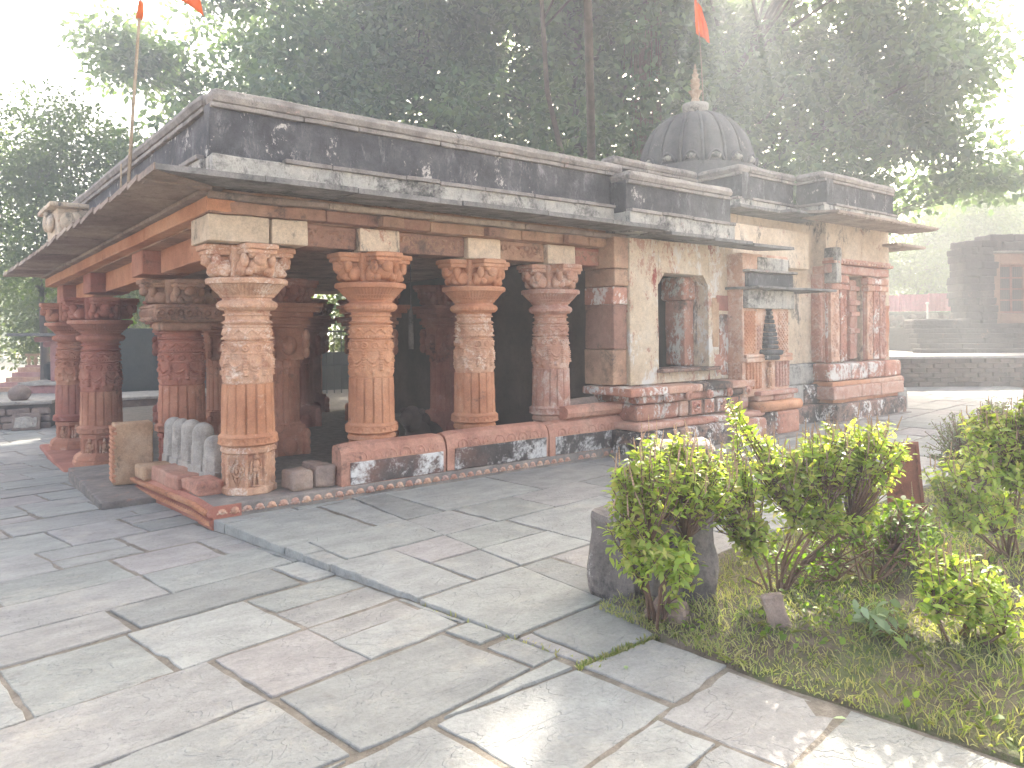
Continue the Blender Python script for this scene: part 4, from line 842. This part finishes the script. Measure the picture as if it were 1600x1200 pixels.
pf = empty('metal_fence', far(0, 26.2, 2.1), RZ, 'pink corrugated metal fence on top of the rubble wall', 'fence')
for k in range(4):
    x0 = 13.0+k*1.05; m = MB(); n = 36; rr = [[(x0+1.0*i/n, .02*(1 if (i//2) % 3 == 0 else 0), z) for i in range(n+1)] for z in (0.02, .6+.03*k)]
    m.loft(rr, False, False); o = m.ob('fence_panel', 'pinkmetal', pf); o.modifiers.new('t', 'SOLIDIFY').thickness = .01
    MB().box(x0-.045, x0-.005, -.03, .03, 0, .66).ob('fence_post', 'pinkmetal', pf)
lp = empty('utility_post', far(14.55, 25.4, .8), RZ, 'thin white pipe post with a small box before the rubble wall', 'post')
MB().tube([(0, 0, 0), (0, 0, 1.55)], .03, 8).ob('pipe', 'white', lp, True); MB().rbox(.03, .33, -.06, .06, .95, 1.25, .02, .2, 0).ob('box', 'grey', lp); MB().ell((0, 0, 1.58), (.06, .06, .05), 8, 6).ob('cap', 'white', lp)
# ------------------------------------------------------------------ left background
lw = tag(MB().box(-3.2, .0, .06, 2.2, 0, .5).ob('stone_platform', 'mortar', None, False, (-.52, 10.55, -.36), rz=-.28), 'low rubble platform with flat slab top at the left edge', 'platform')
MB().rbox(-3.25, .05, -.03, 2.2, .5, .57, .015, .3, .01).ob('top_slab', 'grey', lw)
for z in np.arange(.07, .5, .145):
    x = -2.2+random.uniform(0, .2)
    while x < -.02:
        b = min(x+random.uniform(.2, .42), .02); MB().rbox(x, b-.012, -.01+random.uniform(-.02, .01), .12, z-.06, z+.07, .03, .1, .014, 6, int(x*10) % 50).ob('wall_stone', 'greyred', lw); x = b
m = MB().ell((0, 0, .15), (.21, .17, .17), 16, 10); V = m.v[0]; m.v[0] = V+.02*np.stack([vnoise(V*6, k) for k in range(3)], 1)
tag(m.ob('boulder', 'greyred', None, True, (-.98, 11.05, .2)), 'smooth dark boulder resting on the low rubble platform', 'boulder')
m = MB().rbox(-.24, .24, -.05, .05, 0, .33, .02, .08, .01); sl = tag(m.ob('relief_stone', 'greyred', None, False, (-.92, 10.43, -.34), rz=-.28), 'tilted carved relief stone leaning against the low rubble platform', 'relief stone'); sl.rotation_euler[0] = -.15
MB().rbox(-.19, .19, -.066, -.04, .05, .26, .015, .05, .02, 14).ob('worn_carving', 'grey', sl)
bw = blockthing('masonry_pier', 'tall dark masonry pier beyond the low platform at left', 'pier', 'ruin', -2.6, -1.25, 16.0, 17.2, -.4, 1.25, .05, .03)
sp = empty('pink_steps', far(-15.4, 24, -.35), RZ, 'pink and white striped steps far behind the low platform', 'steps')
for k in range(5): colour(MB().box(-1.5, 1.6, k*.3, k*.3+.4, 0, .14+k*.15).ob('step', 'pinkpaint', sp), 'pinkpaint' if k % 2 else 'palecarve')
bl = empty('balustrade', far(-15.4, 25.8, .35), RZ, 'pink and cream balustrade above the striped steps', 'balustrade')
MB().box(-1.6, 1.7, -.06, .06, .0, .1).ob('bottom_rail', 'pinkpaint', bl); MB().box(-1.6, 1.7, -.06, .06, .42, .5).ob('top_rail', 'yellow', bl)
bal = MB().lathe([(.05, .1), (.035, .15), (.085, .26), (.035, .36), (.05, .42)], 8).mesh('baluster', 'yellow', True)
for k in range(14): link('baluster', bal, bl, (-1.5+k*.24, 0, 0))
pv = empty('pavilion', far(-10.75, 16.8, -.36), RZ, 'pink pavilion with flat slab eave behind the far porch pillars', 'pavilion')
MB().rbox(-.1, 1.0, -.3, 2.5, 0, .75, .02, .3, .01).ob('plinth_wall', 'pinkpaint', pv); MB().rbox(-.25, 1.1, -.4, 2.6, .75, .82, .01, .3, .008).ob('plinth_slab', 'grey', pv)
for x in (.35,): MB().rbox(x-.12, x+.12, 0, .24, .82, 1.75, .02, .2, .006).ob('pillar', 'pinkpaint', pv)
for x in (.35,):
    m = MB(); m.rbox(x-.5, x+.5, .0, .22, 1.72, 1.85, .04, .15, .008); m.rbox(x-.3, x+.3, .01, .21, 1.6, 1.73, .04, .15, .008); m.ob('bracket', 'pinkpaint', pv)
MB().rbox(-.35, 1.1, -.6, 2.8, 1.86, 1.92, .01, .3, .008).ob('eave_slab', 'eavedge', pv)
MB().rbox(-.15, .25, .3, .6, .82, 1.25, .12, .1, .02).ob('covered_bundle', 'slate', pv)
sw = tag(MB().rbox(0, 3.4, 0, .4, -.36, 1.66, .02, .4, .006).ob('slate_wall', 'slate', None, False, (.15, 12.3, 0), rz=-.1), 'dark slate-coloured wall seen between the front pillars', 'wall')
pt = tag(MB().rbox(0, 3.2, 0, 1.6, -.36, .14, .02, .3, .01).ob('stone_ledge', 'greyred', None, False, (.25, 10.5, 0), rz=-.1), 'low stone ledge in front of the dark slate wall', 'ledge')
MB().rbox(-.05, 3.25, -.06, 1.62, .141, .2, .01, .3, .006).ob('ledge_slab', 'grey', pt)
blk2 = tag(MB().rbox(0, 3.2, 0, .35, -.36, 1.0, .02, .4, .006).ob('boundary_wall', 'slate', None, False, (4.2, 11.9, 0), rz=-.1), 'low dark boundary wall glimpsed through the hall', 'wall')
rl = empty('iron_railing', (4.5, 11.2, -.3), -.4, 'black iron railing glimpsed through the hall', 'railing')
for k in range(12): MB().tube([(k*.18, 0, 0), (k*.18, 0, 1.9)], .014, 5).ob('bar', 'iron', rl)
for z in (.2, 1.0, 1.85): MB().tube([(-.05, 0, z), (2.1, 0, z)], .02, 5).ob('rail', 'iron', rl)
ps = empty('sculpture_fragment', (3.45, 9.0, -.34), 0, 'small pale sculpture fragment on a pedestal beyond the hall', 'sculpture')
MB().rbox(-.2, .2, -.2, .2, 0, .65, .02, .2, .01).ob('pedestal', 'pink', ps); m = MB(); m.ell((0, 0, .85), (.17, .15, .22)); m.ell((.03, 0, 1.13), (.1, .1, .12)); m.ell((-.08, -.08, .98), (.08, .08, .1)); m.ob('torso', 'pink', ps, True)
# ------------------------------------------------------------------ garden bed
bd = MB()
def bedz(x, y): return .012+.05*smoothstep(0, .6, np.minimum(x-bedx(y), 5))*1+.02*math.sin(x*3.1+y*1.7)*min(1, max(0, x-bedx(y)))
def bg_(u, v):
    y = reary(.9+9*u)+(-5.0)*v+.02; y = -3.72-5.0*v; x0 = bedx(y) if y < -4.1 else .62+(.55)*(y+4.12)/.4; x = x0+.02+10*u**1.6
    y = min(y, reary(x)-.02); return (x, y, bedz(x, y) if u > 0 else -.02)
bd.grid(bg_, 50, 40); tag(bd.ob('garden_bed', 'soil', None, True), kind='structure')
def fastmesh(name, V, nper, mat, parent=None, smooth=False):
    """V (n*nper,3): n separate nper-gons"""
    n = len(V)//nper; me = bpy.data.meshes.new(name); me.vertices.add(len(V)); me.vertices.foreach_set('co', np.asarray(V, np.float32).ravel())
    me.loops.add(n*nper); me.loops.foreach_set('vertex_index', np.arange(n*nper, dtype=np.int32)); me.polygons.add(n)
    me.polygons.foreach_set('loop_start', np.arange(n, dtype=np.int32)*nper)
    me.update(calc_edges=True); me.materials.append(M[mat]); return link(name, me, parent)
def unit(v): return v/(np.linalg.norm(v, axis=-1, keepdims=True)+1e-9)
def leafquads(P, D, Nn, L, W, bend=.15):
    """leaves from base P along D with face normal N, length L, width W (arrays) -> 6-gon outline, folded"""
    S = unit(np.cross(D, Nn)); Nn = np.cross(S, D); L = L[:, None]; W = W[:, None]
    b = P; t_ = P+D*L-Nn*L*bend; l1 = P+D*L*.32+S*W*.5+Nn*W*.12; l2 = P+D*L*.7+S*W*.36-Nn*L*bend*.35+Nn*W*.1; r1 = P+D*L*.32-S*W*.5+Nn*W*.12; r2 = P+D*L*.7-S*W*.36-Nn*L*bend*.35+Nn*W*.1
    return np.stack([b, r1, r2, t_, l2, l1], 1).reshape(-1, 3)
def leafdia(P, D, Nn, L, W, bend=.1):
    S = unit(np.cross(D, Nn)); Nn = np.cross(S, D); L = L[:, None]; W = W[:, None]
    return np.stack([P, P+D*L*.5-S*W*.5, P+D*L-Nn*L*bend, P+D*L*.5+S*W*.5], 1).reshape(-1, 3)
def rdir(n, zb=0.): v = rng.normal(size=(n, 3)); v[:, 2] += zb; return unit(v)
me_spike = MB().lathe([(.002, 0)]+[((.0055*(1.25-.75*z/.1))*(1 if k % 2 else .45), z) for k, z in enumerate(np.linspace(.008, .1, 15))]+[(.0005, .104)], 6).mesh('flower_spike', 'spike')
def bush(name, label, base, tips, leafmat_='basil', leaf=(.05, .085), per=13, spikes=.35, stems=7, group=None, trunkr=.009, seed=0, kink=.05, cat='bush'):
    r = np.random.default_rng(seed); o = empty(name, base, 0, label, cat, group); tips = np.asarray(tips, float); sm = MB(); n = len(tips)
    hubs = []
    for k in range(stems):                                                # woody stems to hubs, twigs to each tip
        c = tips[r.integers(n)]; h = c*np.array([.62, .62, .5])+r.normal(size=3)*.03; h[2] = max(h[2], .06); mid = h*.5+r.normal(size=3)*kink*.6; mid[2] = abs(mid[2])
        sm.tube([np.zeros(3)+np.r_[r.normal(size=2)*.02, -.03], mid, h], [trunkr, trunkr*.8, trunkr*.6], 5); hubs.append(h)
    hubs = np.array(hubs); Vs = []; sp = []
    for t_ in tips:
        h = hubs[np.argmin(np.linalg.norm(hubs-t_, axis=1)+r.uniform(0, .1, len(hubs)))]; mid = (h+t_)/2+r.normal(size=3)*kink*.5
        sm.tube([h, mid, t_], [trunkr*.5, trunkr*.35, .0025], 4)
        d = unit(t_-mid); m = int(per*r.uniform(.7, 1.3)); s = r.uniform(-.16, .01, m); P_ = t_+d*s[:, None]+r.normal(size=(m, 3))*.008
        az = r.uniform(0, 2*math.pi, m); a = unit(np.cross(d, r.normal(size=3))); b = np.cross(d, a)
        D = unit(a*np.cos(az)[:, None]+b*np.sin(az)[:, None]+d*r.uniform(.1, .8, m)[:, None]+np.array([0, 0, .1])); N = unit(np.cross(np.cross(D, [0, 0, 1.]), D)+r.normal(size=(m, 3))*.35)
        L = r.uniform(*leaf, m)*(1-.3*(s > -.03)); Vs.append(leafquads(P_, D, N, L, L*r.uniform(.4, .55, m), .22))
        if r.random() < spikes and t_[2] > tips[:, 2].mean()*.9:
            e = t_+np.r_[r.normal(size=2)*.012, r.uniform(.05, .11)]; sm.tube([t_, e], .0018, 3)
            sp.append((t_, e))
    sm.ob('stems', 'twig', o, True); fastmesh('foliage', np.concatenate(Vs), 6, leafmat_, o)
    for t_, e in sp:
        q = link('flower_spike', me_spike, o, tuple(t_)); d = Vector(tuple(e-t_)); q.rotation_euler = d.to_track_quat('Z', 'Y').to_euler(); q.scale = (1, 1, d.length/.1)
    return o
def lobes(defs, seed):                                                   # tips spread over lumps (centre, radii, count)
    r = np.random.default_rng(seed); out = []
    for c, rad, n in defs:
        d = unit(r.normal(size=(n, 3))+np.array([0, 0, .35])); out.append(np.asarray(c)+d*np.asarray(rad)*r.uniform(.55, 1.05, n)[:, None])
    return np.concatenate(out)
def rf(s, w, z): q = R0*s+Fv*w; return (q[0], q[1], z)                    # offset seen from the court: right, away, up
GB = 'holy basil bushes in the garden bed'
LS = (.038, .068)
bush('basil_bush', 'tall green basil bush growing in front of the stone blocks', (.72, -4.2, .02), lobes([(rf(.06, .05, .8), (.32, .24, .2), 120), (rf(-.13, .0, .58), (.17, .2, .2), 52), (rf(-.08, -.05, .36), (.16, .16, .14), 40), (rf(.1, -.08, .28), (.13, .12, .1), 26), (rf(.3, .1, .74), (.16, .16, .16), 46)], 1), 'basil', LS, 14, .5, 9, GB, seed=1)
bush('basil_bush', 'wide sunlit yellow-green basil bush right of the stone blocks', (1.53, -4.36, .03), lobes([(rf(-.3, .0, .6), (.2, .2, .2), 66), (rf(-.1, .05, .74), (.2, .2, .18), 60), (rf(.12, .1, .62), (.24, .2, .2), 70), (rf(.38, .12, .78), (.26, .22, .18), 90), (rf(.62, .15, .8), (.24, .22, .18), 80), (rf(-.16, -.1, .38), (.18, .14, .12), 40), (rf(.6, .2, .52), (.2, .15, .14), 36), (rf(-.2, .1, 1.0), (.05, .05, .1), 10), (rf(.3, 0, .42), (.25, .2, .1), 22)], 2), 'basil', LS, 14, .55, 13, GB, seed=2)
bush('basil_bush', 'low basil bush leaning over the grass at lower right', (1.63, -5.27, .04), lobes([(rf(.02, .0, .3), (.23, .2, .13), 70), (rf(.12, -.05, .2), (.22, .16, .1), 40), (rf(-.1, .05, .36), (.14, .12, .1), 30)], 3), 'basil', LS, 14, .3, 7, GB, seed=3)
bush('basil_bush', 'large basil bush cut by the right edge of the view', (3.2, -4.98, .05), lobes([(rf(-.25, 0, .55), (.3, .25, .16), 80), (rf(.0, .1, .8), (.28, .25, .22), 90), (rf(-.3, -.1, .36), (.25, .2, .12), 44), (rf(.2, 0, .5), (.3, .25, .2), 60), (rf(.2, 0, .95), (.15, .15, .14), 30)], 4), 'basil', LS, 14, .3, 10, GB, seed=4)
bush('basil_bush', 'tall dark basil bush behind the grey shrub at the right edge', (5.0, -4.75, .06), lobes([(rf(0, 0, .75), (.4, .3, .3), 100), (rf(.3, .1, 1.1), (.3, .3, .25), 80), (rf(.2, 0, .45), (.4, .3, .25), 60)], 5), 'basild', (.045, .075), 14, .3, 9, GB, seed=5)
bush('grey_shrub', 'dry grey-green twiggy shrub behind the rusty board at right', (4.9, -4.15, .05), lobes([(rf(-.1, 0, .45), (.38, .3, .3), 190), (rf(.35, .1, .55), (.35, .3, .35), 170), (rf(.15, 0, .3), (.5, .4, .22), 120)], 6), 'greyshrub', (.02, .04), 13, 0, 10, seed=6, cat='shrub')
bush('leafy_plant', 'dark green broad-leaved plant beside the rusty board', (2.6, -4.6, .04), lobes([(rf(0, 0, .28), (.22, .15, .16), 40), (rf(.1, .1, .15), (.22, .2, .1), 30)], 7), 'basild', (.07, .11), 9, 0, 6, seed=7, cat='plant')
bush('pale_plant', 'pale grey-green broad-leaved seedling in the grass', (1.36, -5.0, .04), lobes([(rf(0, 0, .1), (.14, .12, .07), 7), (rf(.12, 0, .07), (.12, .1, .05), 5)], 8), 'pale', (.06, .1), 6, 0, 4, seed=8, trunkr=.005, cat='plant')
bush('weedy_bush', 'low tangled weedy bush with bare branches between the basil bushes', (2.15, -4.6, .04), lobes([(rf(-.15, .0, .28), (.35, .2, .2), 60), (rf(.2, .05, .3), (.3, .2, .2), 50), (rf(-.4, 0, .15), (.3, .2, .1), 30)], 9), 'basild', (.028, .055), 9, .1, 13, seed=9, kink=.14)
# grass and low weeds
n = 30000; r = np.random.default_rng(5); xs = .66+r.uniform(0, 1, n)**1.5*6.5; ys = r.uniform(-7.2, -3.8, n); k = (vnoise(np.c_[xs*1.6, ys*1.6, 0*xs], 2) > -.62+.25*(xs > 2.5)) & (xs > np.array([bedx(y) for y in ys])+.02) & (ys < np.array([reary(x) for x in xs])-.06); xs, ys = xs[k], ys[k]; n = len(xs)
zs = np.array([bedz(a, b) for a, b in zip(xs, ys)])-.005; P_ = np.c_[xs, ys, zs]; h = r.uniform(.012, .075, n)*(1+.5*vnoise(P_*2, 3)); lean = r.normal(size=(n, 3))*.45; lean[:, 2] = 1; D = unit(lean); S = unit(np.cross(D, r.normal(size=(n, 3))))*.0028
tip = P_+D*h[:, None]+np.c_[lean[:, :2]*h[:, None]*.5, -h*.1]; mid = P_+D*h[:, None]*.55
tag(fastmesh('grass', np.stack([P_-S, P_+S, mid+S*.8, tip, mid-S*.8], 1).reshape(-1, 3), 5, 'grass'), 'short green and straw-coloured grass covering the garden bed', 'grass', kind='stuff')
n = 2600; xs = .75+r.uniform(0, 1, n)*4.5; ys = r.uniform(-6.2, -4.0, n); k = (vnoise(np.c_[xs*2.2, ys*2.2, 0*xs], 8) > .05) & (xs > np.array([bedx(y) for y in ys])+.08) & (ys < np.array([reary(x) for x in xs])-.1); xs, ys = xs[k], ys[k]; n = len(xs)
P_ = np.c_[xs, ys, np.array([bedz(a, b) for a, b in zip(xs, ys)])+r.uniform(.005, .05, n)]; D = rdir(n, .3); N = unit(np.array([0, 0, 1.])+rng.normal(size=(n, 3))*.4); L = r.uniform(.02, .045, n)
tag(fastmesh('ground_cover', leafquads(P_, D, N, L, L*.7), 6, 'basild'), 'low round-leaved weeds spreading between the basil bushes', 'weeds', kind='stuff')
# tufts in the paving joints
n = 900; xs = r.uniform(-1.6, .6, n); ys = np.where(r.random(n) < .5, -4.25, r.uniform(-6, -.6, n)); xs = np.where(ys == -4.25, r.uniform(.1, .7, n), np.array([stepx(y) for y in ys])+r.normal(size=n)*.012); k = (vnoise(np.c_[xs*1.3, ys*1.3, 0*xs], 4) > .12) & (ys > -4.3); xs, ys = xs[k], ys[k]; n = len(xs)
P_ = np.c_[xs, ys+r.normal(size=n)*.01, np.array([zlow(a, b) for a, b in zip(xs, ys)])-.02]; D = unit(np.c_[r.normal(size=(n, 2))*.7, np.ones(n)]); L = r.uniform(.02, .05, n)
tag(fastmesh('joint_weeds', leafquads(P_, D, rdir(n), L, L*.25), 6, 'grass'), 'tiny weeds growing in the joints of the paving', 'weeds', kind='stuff')
# fallen leaves
for (a_, b_, rz_, lab) in [(.25, -4.42, .8, 'small pale dry leaf on the slab before the grass corner'), (.62, -5.25, 2.2, 'small dry leaf on the edging slab along the grass')]:
    o = fastmesh('fallen_leaf', leafquads(np.zeros((1, 3)), np.array([[1., 0, 0]]), np.array([[0, 0, 1.]]), np.array([.05]), np.array([.022]), .1), 6, 'pale'); o.location = (a_, b_, .01); o.rotation_euler[2] = rz_; tag(o, lab, 'leaf', 'dry leaves on the paving')
# stones and board in the bed
blockthing('stone_block', 'squat weathered stone block left of the basil bush, at the paving edge', 'stone block', 'stump', .82, 1.12, -3.85, -3.55, -.02, .5, .05, .03, .3, 'old stones at the garden corner', 21)
m = MB(); m.rbox(-.2, .17, -.14, .14, 0, .93, .035, .07, .022, 5, 22); o = m.ob('stone_pillar', 'stump', None, False, (1.12, -4.03, -.02), rz=-.75); tag(o, 'tall black-stained stone stump standing behind the basil bush', 'stone stump', 'old stones at the garden corner')
m = MB(); m.rbox(-.055, .055, -.025, .025, -.05, .21, .014, .04, .012, 9, 23); o = m.ob('edging_stone', 'greyred', None, False, (1.12, -4.66, .02), rz=-.8); o.rotation_euler[1] = -.25; tag(o, 'small leaning grey stone stuck in the grass', 'stone')
m = MB(); m.rbox(-.1, .12, -.1, .1, -.02, .1, .04, .05, .02, 6, 24); tag(m.ob('edging_stone', 'greyred', None, False, (.86, -4.16, 0), rz=.4), 'small dark stone at the foot of the basil bush', 'stone')
rb = empty('rusty_board', (3.25, -4.33, .05), RZ+.25, 'rust-brown metal board leaning on short legs behind the bushes', 'board')
o = MB().rbox(-.12, .13, -.008, .008, .1, .66, .004, .2, .0).ob('plate', 'rust', rb); o.rotation_euler[0] = -.12
o = MB(); [o.box(a-.012, a+.012, -.02, .014, -.05, .67) for a in (-.125, .135)]; o.box(-.135, .145, -.022, .014, .65, .672); o = o.ob('frame', 'rust', rb); o.rotation_euler[0] = -.12
# ------------------------------------------------------------------ trees
GAPS = [((.85, -4.25, .85), .57), ((1.3, -4.3, .8), .61), ((1.9, -4.25, .85), .74), ((2.3, -4.3, .8), .68), ((2.0, -5.3, .35), .38), ((3.2, -5.0, .7), .5), ((5.0, -4.75, .9), .5), ((4.9, -4.2, .5), .4), ((1.63, -5.27, .3), .4), ((-.75, -4.72, 0), .42), ((-.38, -5.0, 0), .45), ((.1, -5.1, 0), .33), ((-2.6, 8.2, -.3), .5), ((-1.2, 8.6, -.3), .5), ((-1.9, 6.9, -.3), .3), ((1.9, -5.9, 0), .4), ((2.6, -4.9, .3), .4), ((-.1, -5.3, 0), .3)]
def sunlit(P):                                                           # gaps in the crown that let sun reach the bed and a few patches of paving
    keep = np.ones(len(P), bool)
    for q, rr in GAPS:
        d = P-np.array(q); t_ = d@SUN; e = np.linalg.norm(d-t_[:, None]*SUN, axis=1); keep &= ~((e < rr*(1+.3*np.sin(t_*3))) & (t_ > 3))
    return keep
def tree(name, label, base, ells, mat, leaf, nclump, per, crad, trunk_r, seed, gaps=False, wr=.62, cat='tree', droop=.25, limb_r=.4, group=None):
    """base world point; ells: list of (s, w, z, rs, rw, rz, weight) offsets from the base along right/away/up"""
    r = np.random.default_rng(seed); o = empty(name, base, 0, label, cat, group); B = np.array(base); wt = np.array([e[6] for e in ells]); wt = wt/wt.sum(); C_ = []; own = []
    for i, e in enumerate(ells):
        n = int(nclump*wt[i]); d = unit(r.normal(size=(n, 3)))*(r.uniform(0, 1, n)**.45)[:, None]; C_.append(R0*(e[0]+d[:, :1]*e[3])+Fv*(e[1]+d[:, 1:2]*e[4])+np.array([0, 0, 1.])*(e[2]+d[:, 2:]*e[5])); own += [i]*n
    C_ = np.concatenate(C_); own = np.array(own); n = len(C_)
    cs = r.uniform(.55, 1.25, n)*crad; m = np.maximum(3, (per*r.uniform(.5, 1.4, n)).astype(int)); idx = np.repeat(np.arange(n), m); P = C_[idx]+r.normal(size=(len(idx), 3))*cs[idx][:, None]*np.array([1, 1, .6])*.6
    if gaps: k = sunlit(P+B); P = P[k]; idx = idx[k]
    k = len(P); out = unit(P-C_[idx]); D = unit(out+r.normal(size=(k, 3))*.7+np.array([0, 0, -droop])); N = unit(r.normal(size=(k, 3))*.7+np.array([0, 0, 1.])+out*.3); L = r.uniform(*leaf, k)
    fastmesh('crown', leafdia(P, D, N, L, L*wr), 4, mat, o)
    tm = MB(); top = np.array([r.normal()*.3, r.normal()*.3, min(e[2]-e[5]*.4 for e in ells)*.8+.5]); ts = np.linspace(0, 1, 7)
    tm.tube([top*q+np.array([math.sin(q*5)*.12, math.cos(q*4)*.12-.12, 0])*trunk_r for q in ts], [trunk_r*(1.5-.9*q**.4) for q in ts], 12); tm.ob('trunk', 'bark', o, True)
    for i, e in enumerate(ells):
        c = R0*e[0]+Fv*e[1]+np.array([0, 0, e[2]]); lm = MB(); mid = top*.45+c*.55+np.array([0, 0, -.12*np.linalg.norm(c-top)])+r.normal(size=3)*.3
        lr = trunk_r*limb_r*min(1, .12+.36*e[6]); lm.tube([top*.92, (top+mid)/2+r.normal(size=3)*.15, mid, c], [lr*1.1, lr*.85, lr*.6, lr*.25], 8)
        sub = C_[own == i]; sub = sub[r.permutation(len(sub))[:16]]
        for q in sub: a = mid+(c-mid)*r.uniform(.2, 1); lm.tube([a, (a+q)/2+r.normal(size=3)*.12, q], [lr*.28, lr*.17, lr*.06], 5)
        lm.ob('limb', 'bark', o, True)
    return o
bt_ = far(3.3, 25, -.5)
big = tree('fig_tree', 'huge dark spreading fig tree filling the sky behind the temple', bt_,
    [(-9.5, -1, 8.2, 3.6, 4, 4.0, 2.6), (-13.2, -1, 7.2, 3.0, 3, 3.2, 1.6), (-15.3, -1, 11.0, 1.8, 1.8, 1.0, .45), (-8.5, 1, 13, 5.5, 5, 3.5, 2.4), (-5, 0, 9, 4.5, 4.5, 4, 2.6), (0, -1, 9.3, 4.5, 5, 4.2, 2.6), (-1, 0, 13.5, 6, 6, 3.5, 2.8), (4.5, -1, 8.5, 3.6, 4, 3.8, 2.4), (5, 0, 12.8, 5, 5, 3, 1.8), (8.6, -2, 9.8, 3.0, 3.5, 2.3, 1.7), (10.1, -2, 10.2, 1.6, 2.2, 1.5, .45), (9.5, -2, 8.0, 2.4, 2, .7, .4), (12.0, -2, 6.8, 2.4, 2, .45, .32), (6.5, -1, 6.3, 3.6, 2.5, 1.0, .8), (-1, -3, 14, 7, 4, 3, 2.6), (6, -3, 13.5, 4.6, 4, 3, 2.2), (7.5, 1, 15, 3.5, 4, 2, 1.2), (-8, 1, 14, 5, 5, 3, 1.4), (3, 1, 15, 7.5, 6, 3, 3.0), (-3, -13, 12.8, 7, 4, 1.2, .8), (-3, -21, 11.6, 7, 5, 1.2, 1.0)],  # last two lobes: unseen overhead, added to dim sky light on near paving
    'fig', (.2, .33), 3900, 58, .7, .95, 3, True, .58, limb_r=.27)
ar = MB()
for k in range(34):
    a = R0*(.9+rng.normal()*.22)+Fv*(-2.5+rng.normal()*.25); z1 = 5.2+rng.uniform(-.8, 1.2); ar.tube([a+np.array([0, 0, 12.2]), a+np.array([rng.normal()*.05, rng.normal()*.05, (12+z1)/2]), a+np.array([rng.normal()*.08, rng.normal()*.08, z1])], [.02, .018, .008], 4)
ar.ob('aerial_roots', 'twig', big, True)
tree('airy_tree', 'light airy tree at the left edge behind the porch', far(-13.6, 21.5, -.5), [(.2, 0, 7.4, 2.4, 2.2, 1.7, 2), (-1.6, .5, 6.0, 2.2, 2, 1.8, 1.6), (1.6, 0, 5.2, 1.8, 2, 1.8, 1.6), (-.2, 0, 4.2, 2.5, 2, 1.2, 1.4)], 'airy', (.1, .17), 900, 36, .6, .13, 4, cat='tree')
tree('bushy_tree', 'dense dark green tree low behind the left porch pillars', far(-14.5, 28, -.5), [(0, 0, 3.4, 3.2, 2.5, 2.2, 2), (-3, .5, 3.0, 3, 2.5, 2.2, 2), (3, 0, 4, 2.5, 2.5, 2, 1.5), (0, 0, 5.5, 3, 2.5, 1.5, 1)], 'far', (.14, .22), 1000, 38, .6, .15, 5)
tree('bushy_tree', 'dense green tree glimpsed between the pillars through the hall', far(-4.6, 25, -.5), [(0, 0, 2.2, 2.2, 1.5, 1.6, 1), (.5, 0, 4, 2, 1.5, 1.4, .8)], 'far', (.14, .22), 330, 38, .6, .12, 15)
tree('yellow_tree', 'yellow-green sunlit tree behind the pink fence', far(18.6, 33, 0), [(0, 0, 5.2, 3.0, 2.5, 2.6, 2), (-2.2, 0, 3.8, 2.2, 2, 1.6, 1.2), (3, .5, 6.0, 2.8, 2.5, 2.4, 1.6), (1.5, 0, 3.2, 3, 2, 1.2, 1)], 'lime', (.13, .2), 900, 34, .6, .22, 6)
tree('feathery_tree', 'pale hazy tree above the ruined shrine at the right edge', far(25, 37, 0), [(0, 0, 6.5, 4, 3, 2.8, 2), (-2.5, 0, 8.2, 2.5, 2.5, 1.6, 1), (3, 0, 6, 3.5, 3, 3, 1.5)], 'airy', (.14, .22), 900, 32, .7, .28, 7)
n = 2600; P_ = []
for k in range(n):
    s = rng.uniform(-46, 60); P_.append(R0*s+Fv*rng.uniform(52, 64)+np.array([0, 0, rng.uniform(0, 1)**.8*(6.5+2*math.sin(s*.4)+1.5*math.sin(s*1.1))]))
C_ = np.array(P_)+CAM*np.array([1, 1, 0]); idx = np.repeat(np.arange(n), 24); P_ = C_[idx]+rng.normal(size=(len(idx), 3))*.9; L = rng.uniform(.3, .5, len(idx))
tag(fastmesh('distant_wood', leafdia(P_, rdir(len(idx)), rdir(len(idx), .8), L, L*.8), 4, 'far'), 'hazy belt of distant trees beyond everything', 'trees', kind='stuff')
m = MB(); 
bush('wall_plant', 'small fern-like plant growing on top of the dark slate wall', (1.2, 12.4, 1.66), lobes([((0, 0, .15), (.25, .2, .2), 26)], 31), 'basild', (.08, .14), 9, 0, 4, seed=31, cat='plant')
# ------------------------------------------------------------------ haze
hm = bpy.data.materials.new('haze_air'); hm.use_nodes = True; hn = hm.node_tree.nodes; hn.remove(hn['Principled BSDF'])
pvn = hn.new('ShaderNodeVolumePrincipled'); pvn.inputs['Color'].default_value = (.9, .96, 1, 1); pvn.inputs['Density'].default_value = HAZE; pvn.inputs['Anisotropy'].default_value = .35
hm.node_tree.links.new(pvn.outputs[0], hn['Material Output'].inputs['Volume']); M['haze'] = hm
tag(MB().box(-310, 310, -310, 310, -1.62, 20).ob('haze', 'haze'), 'thin pale air haze, also standing in for lens veil', 'haze', kind='stuff')
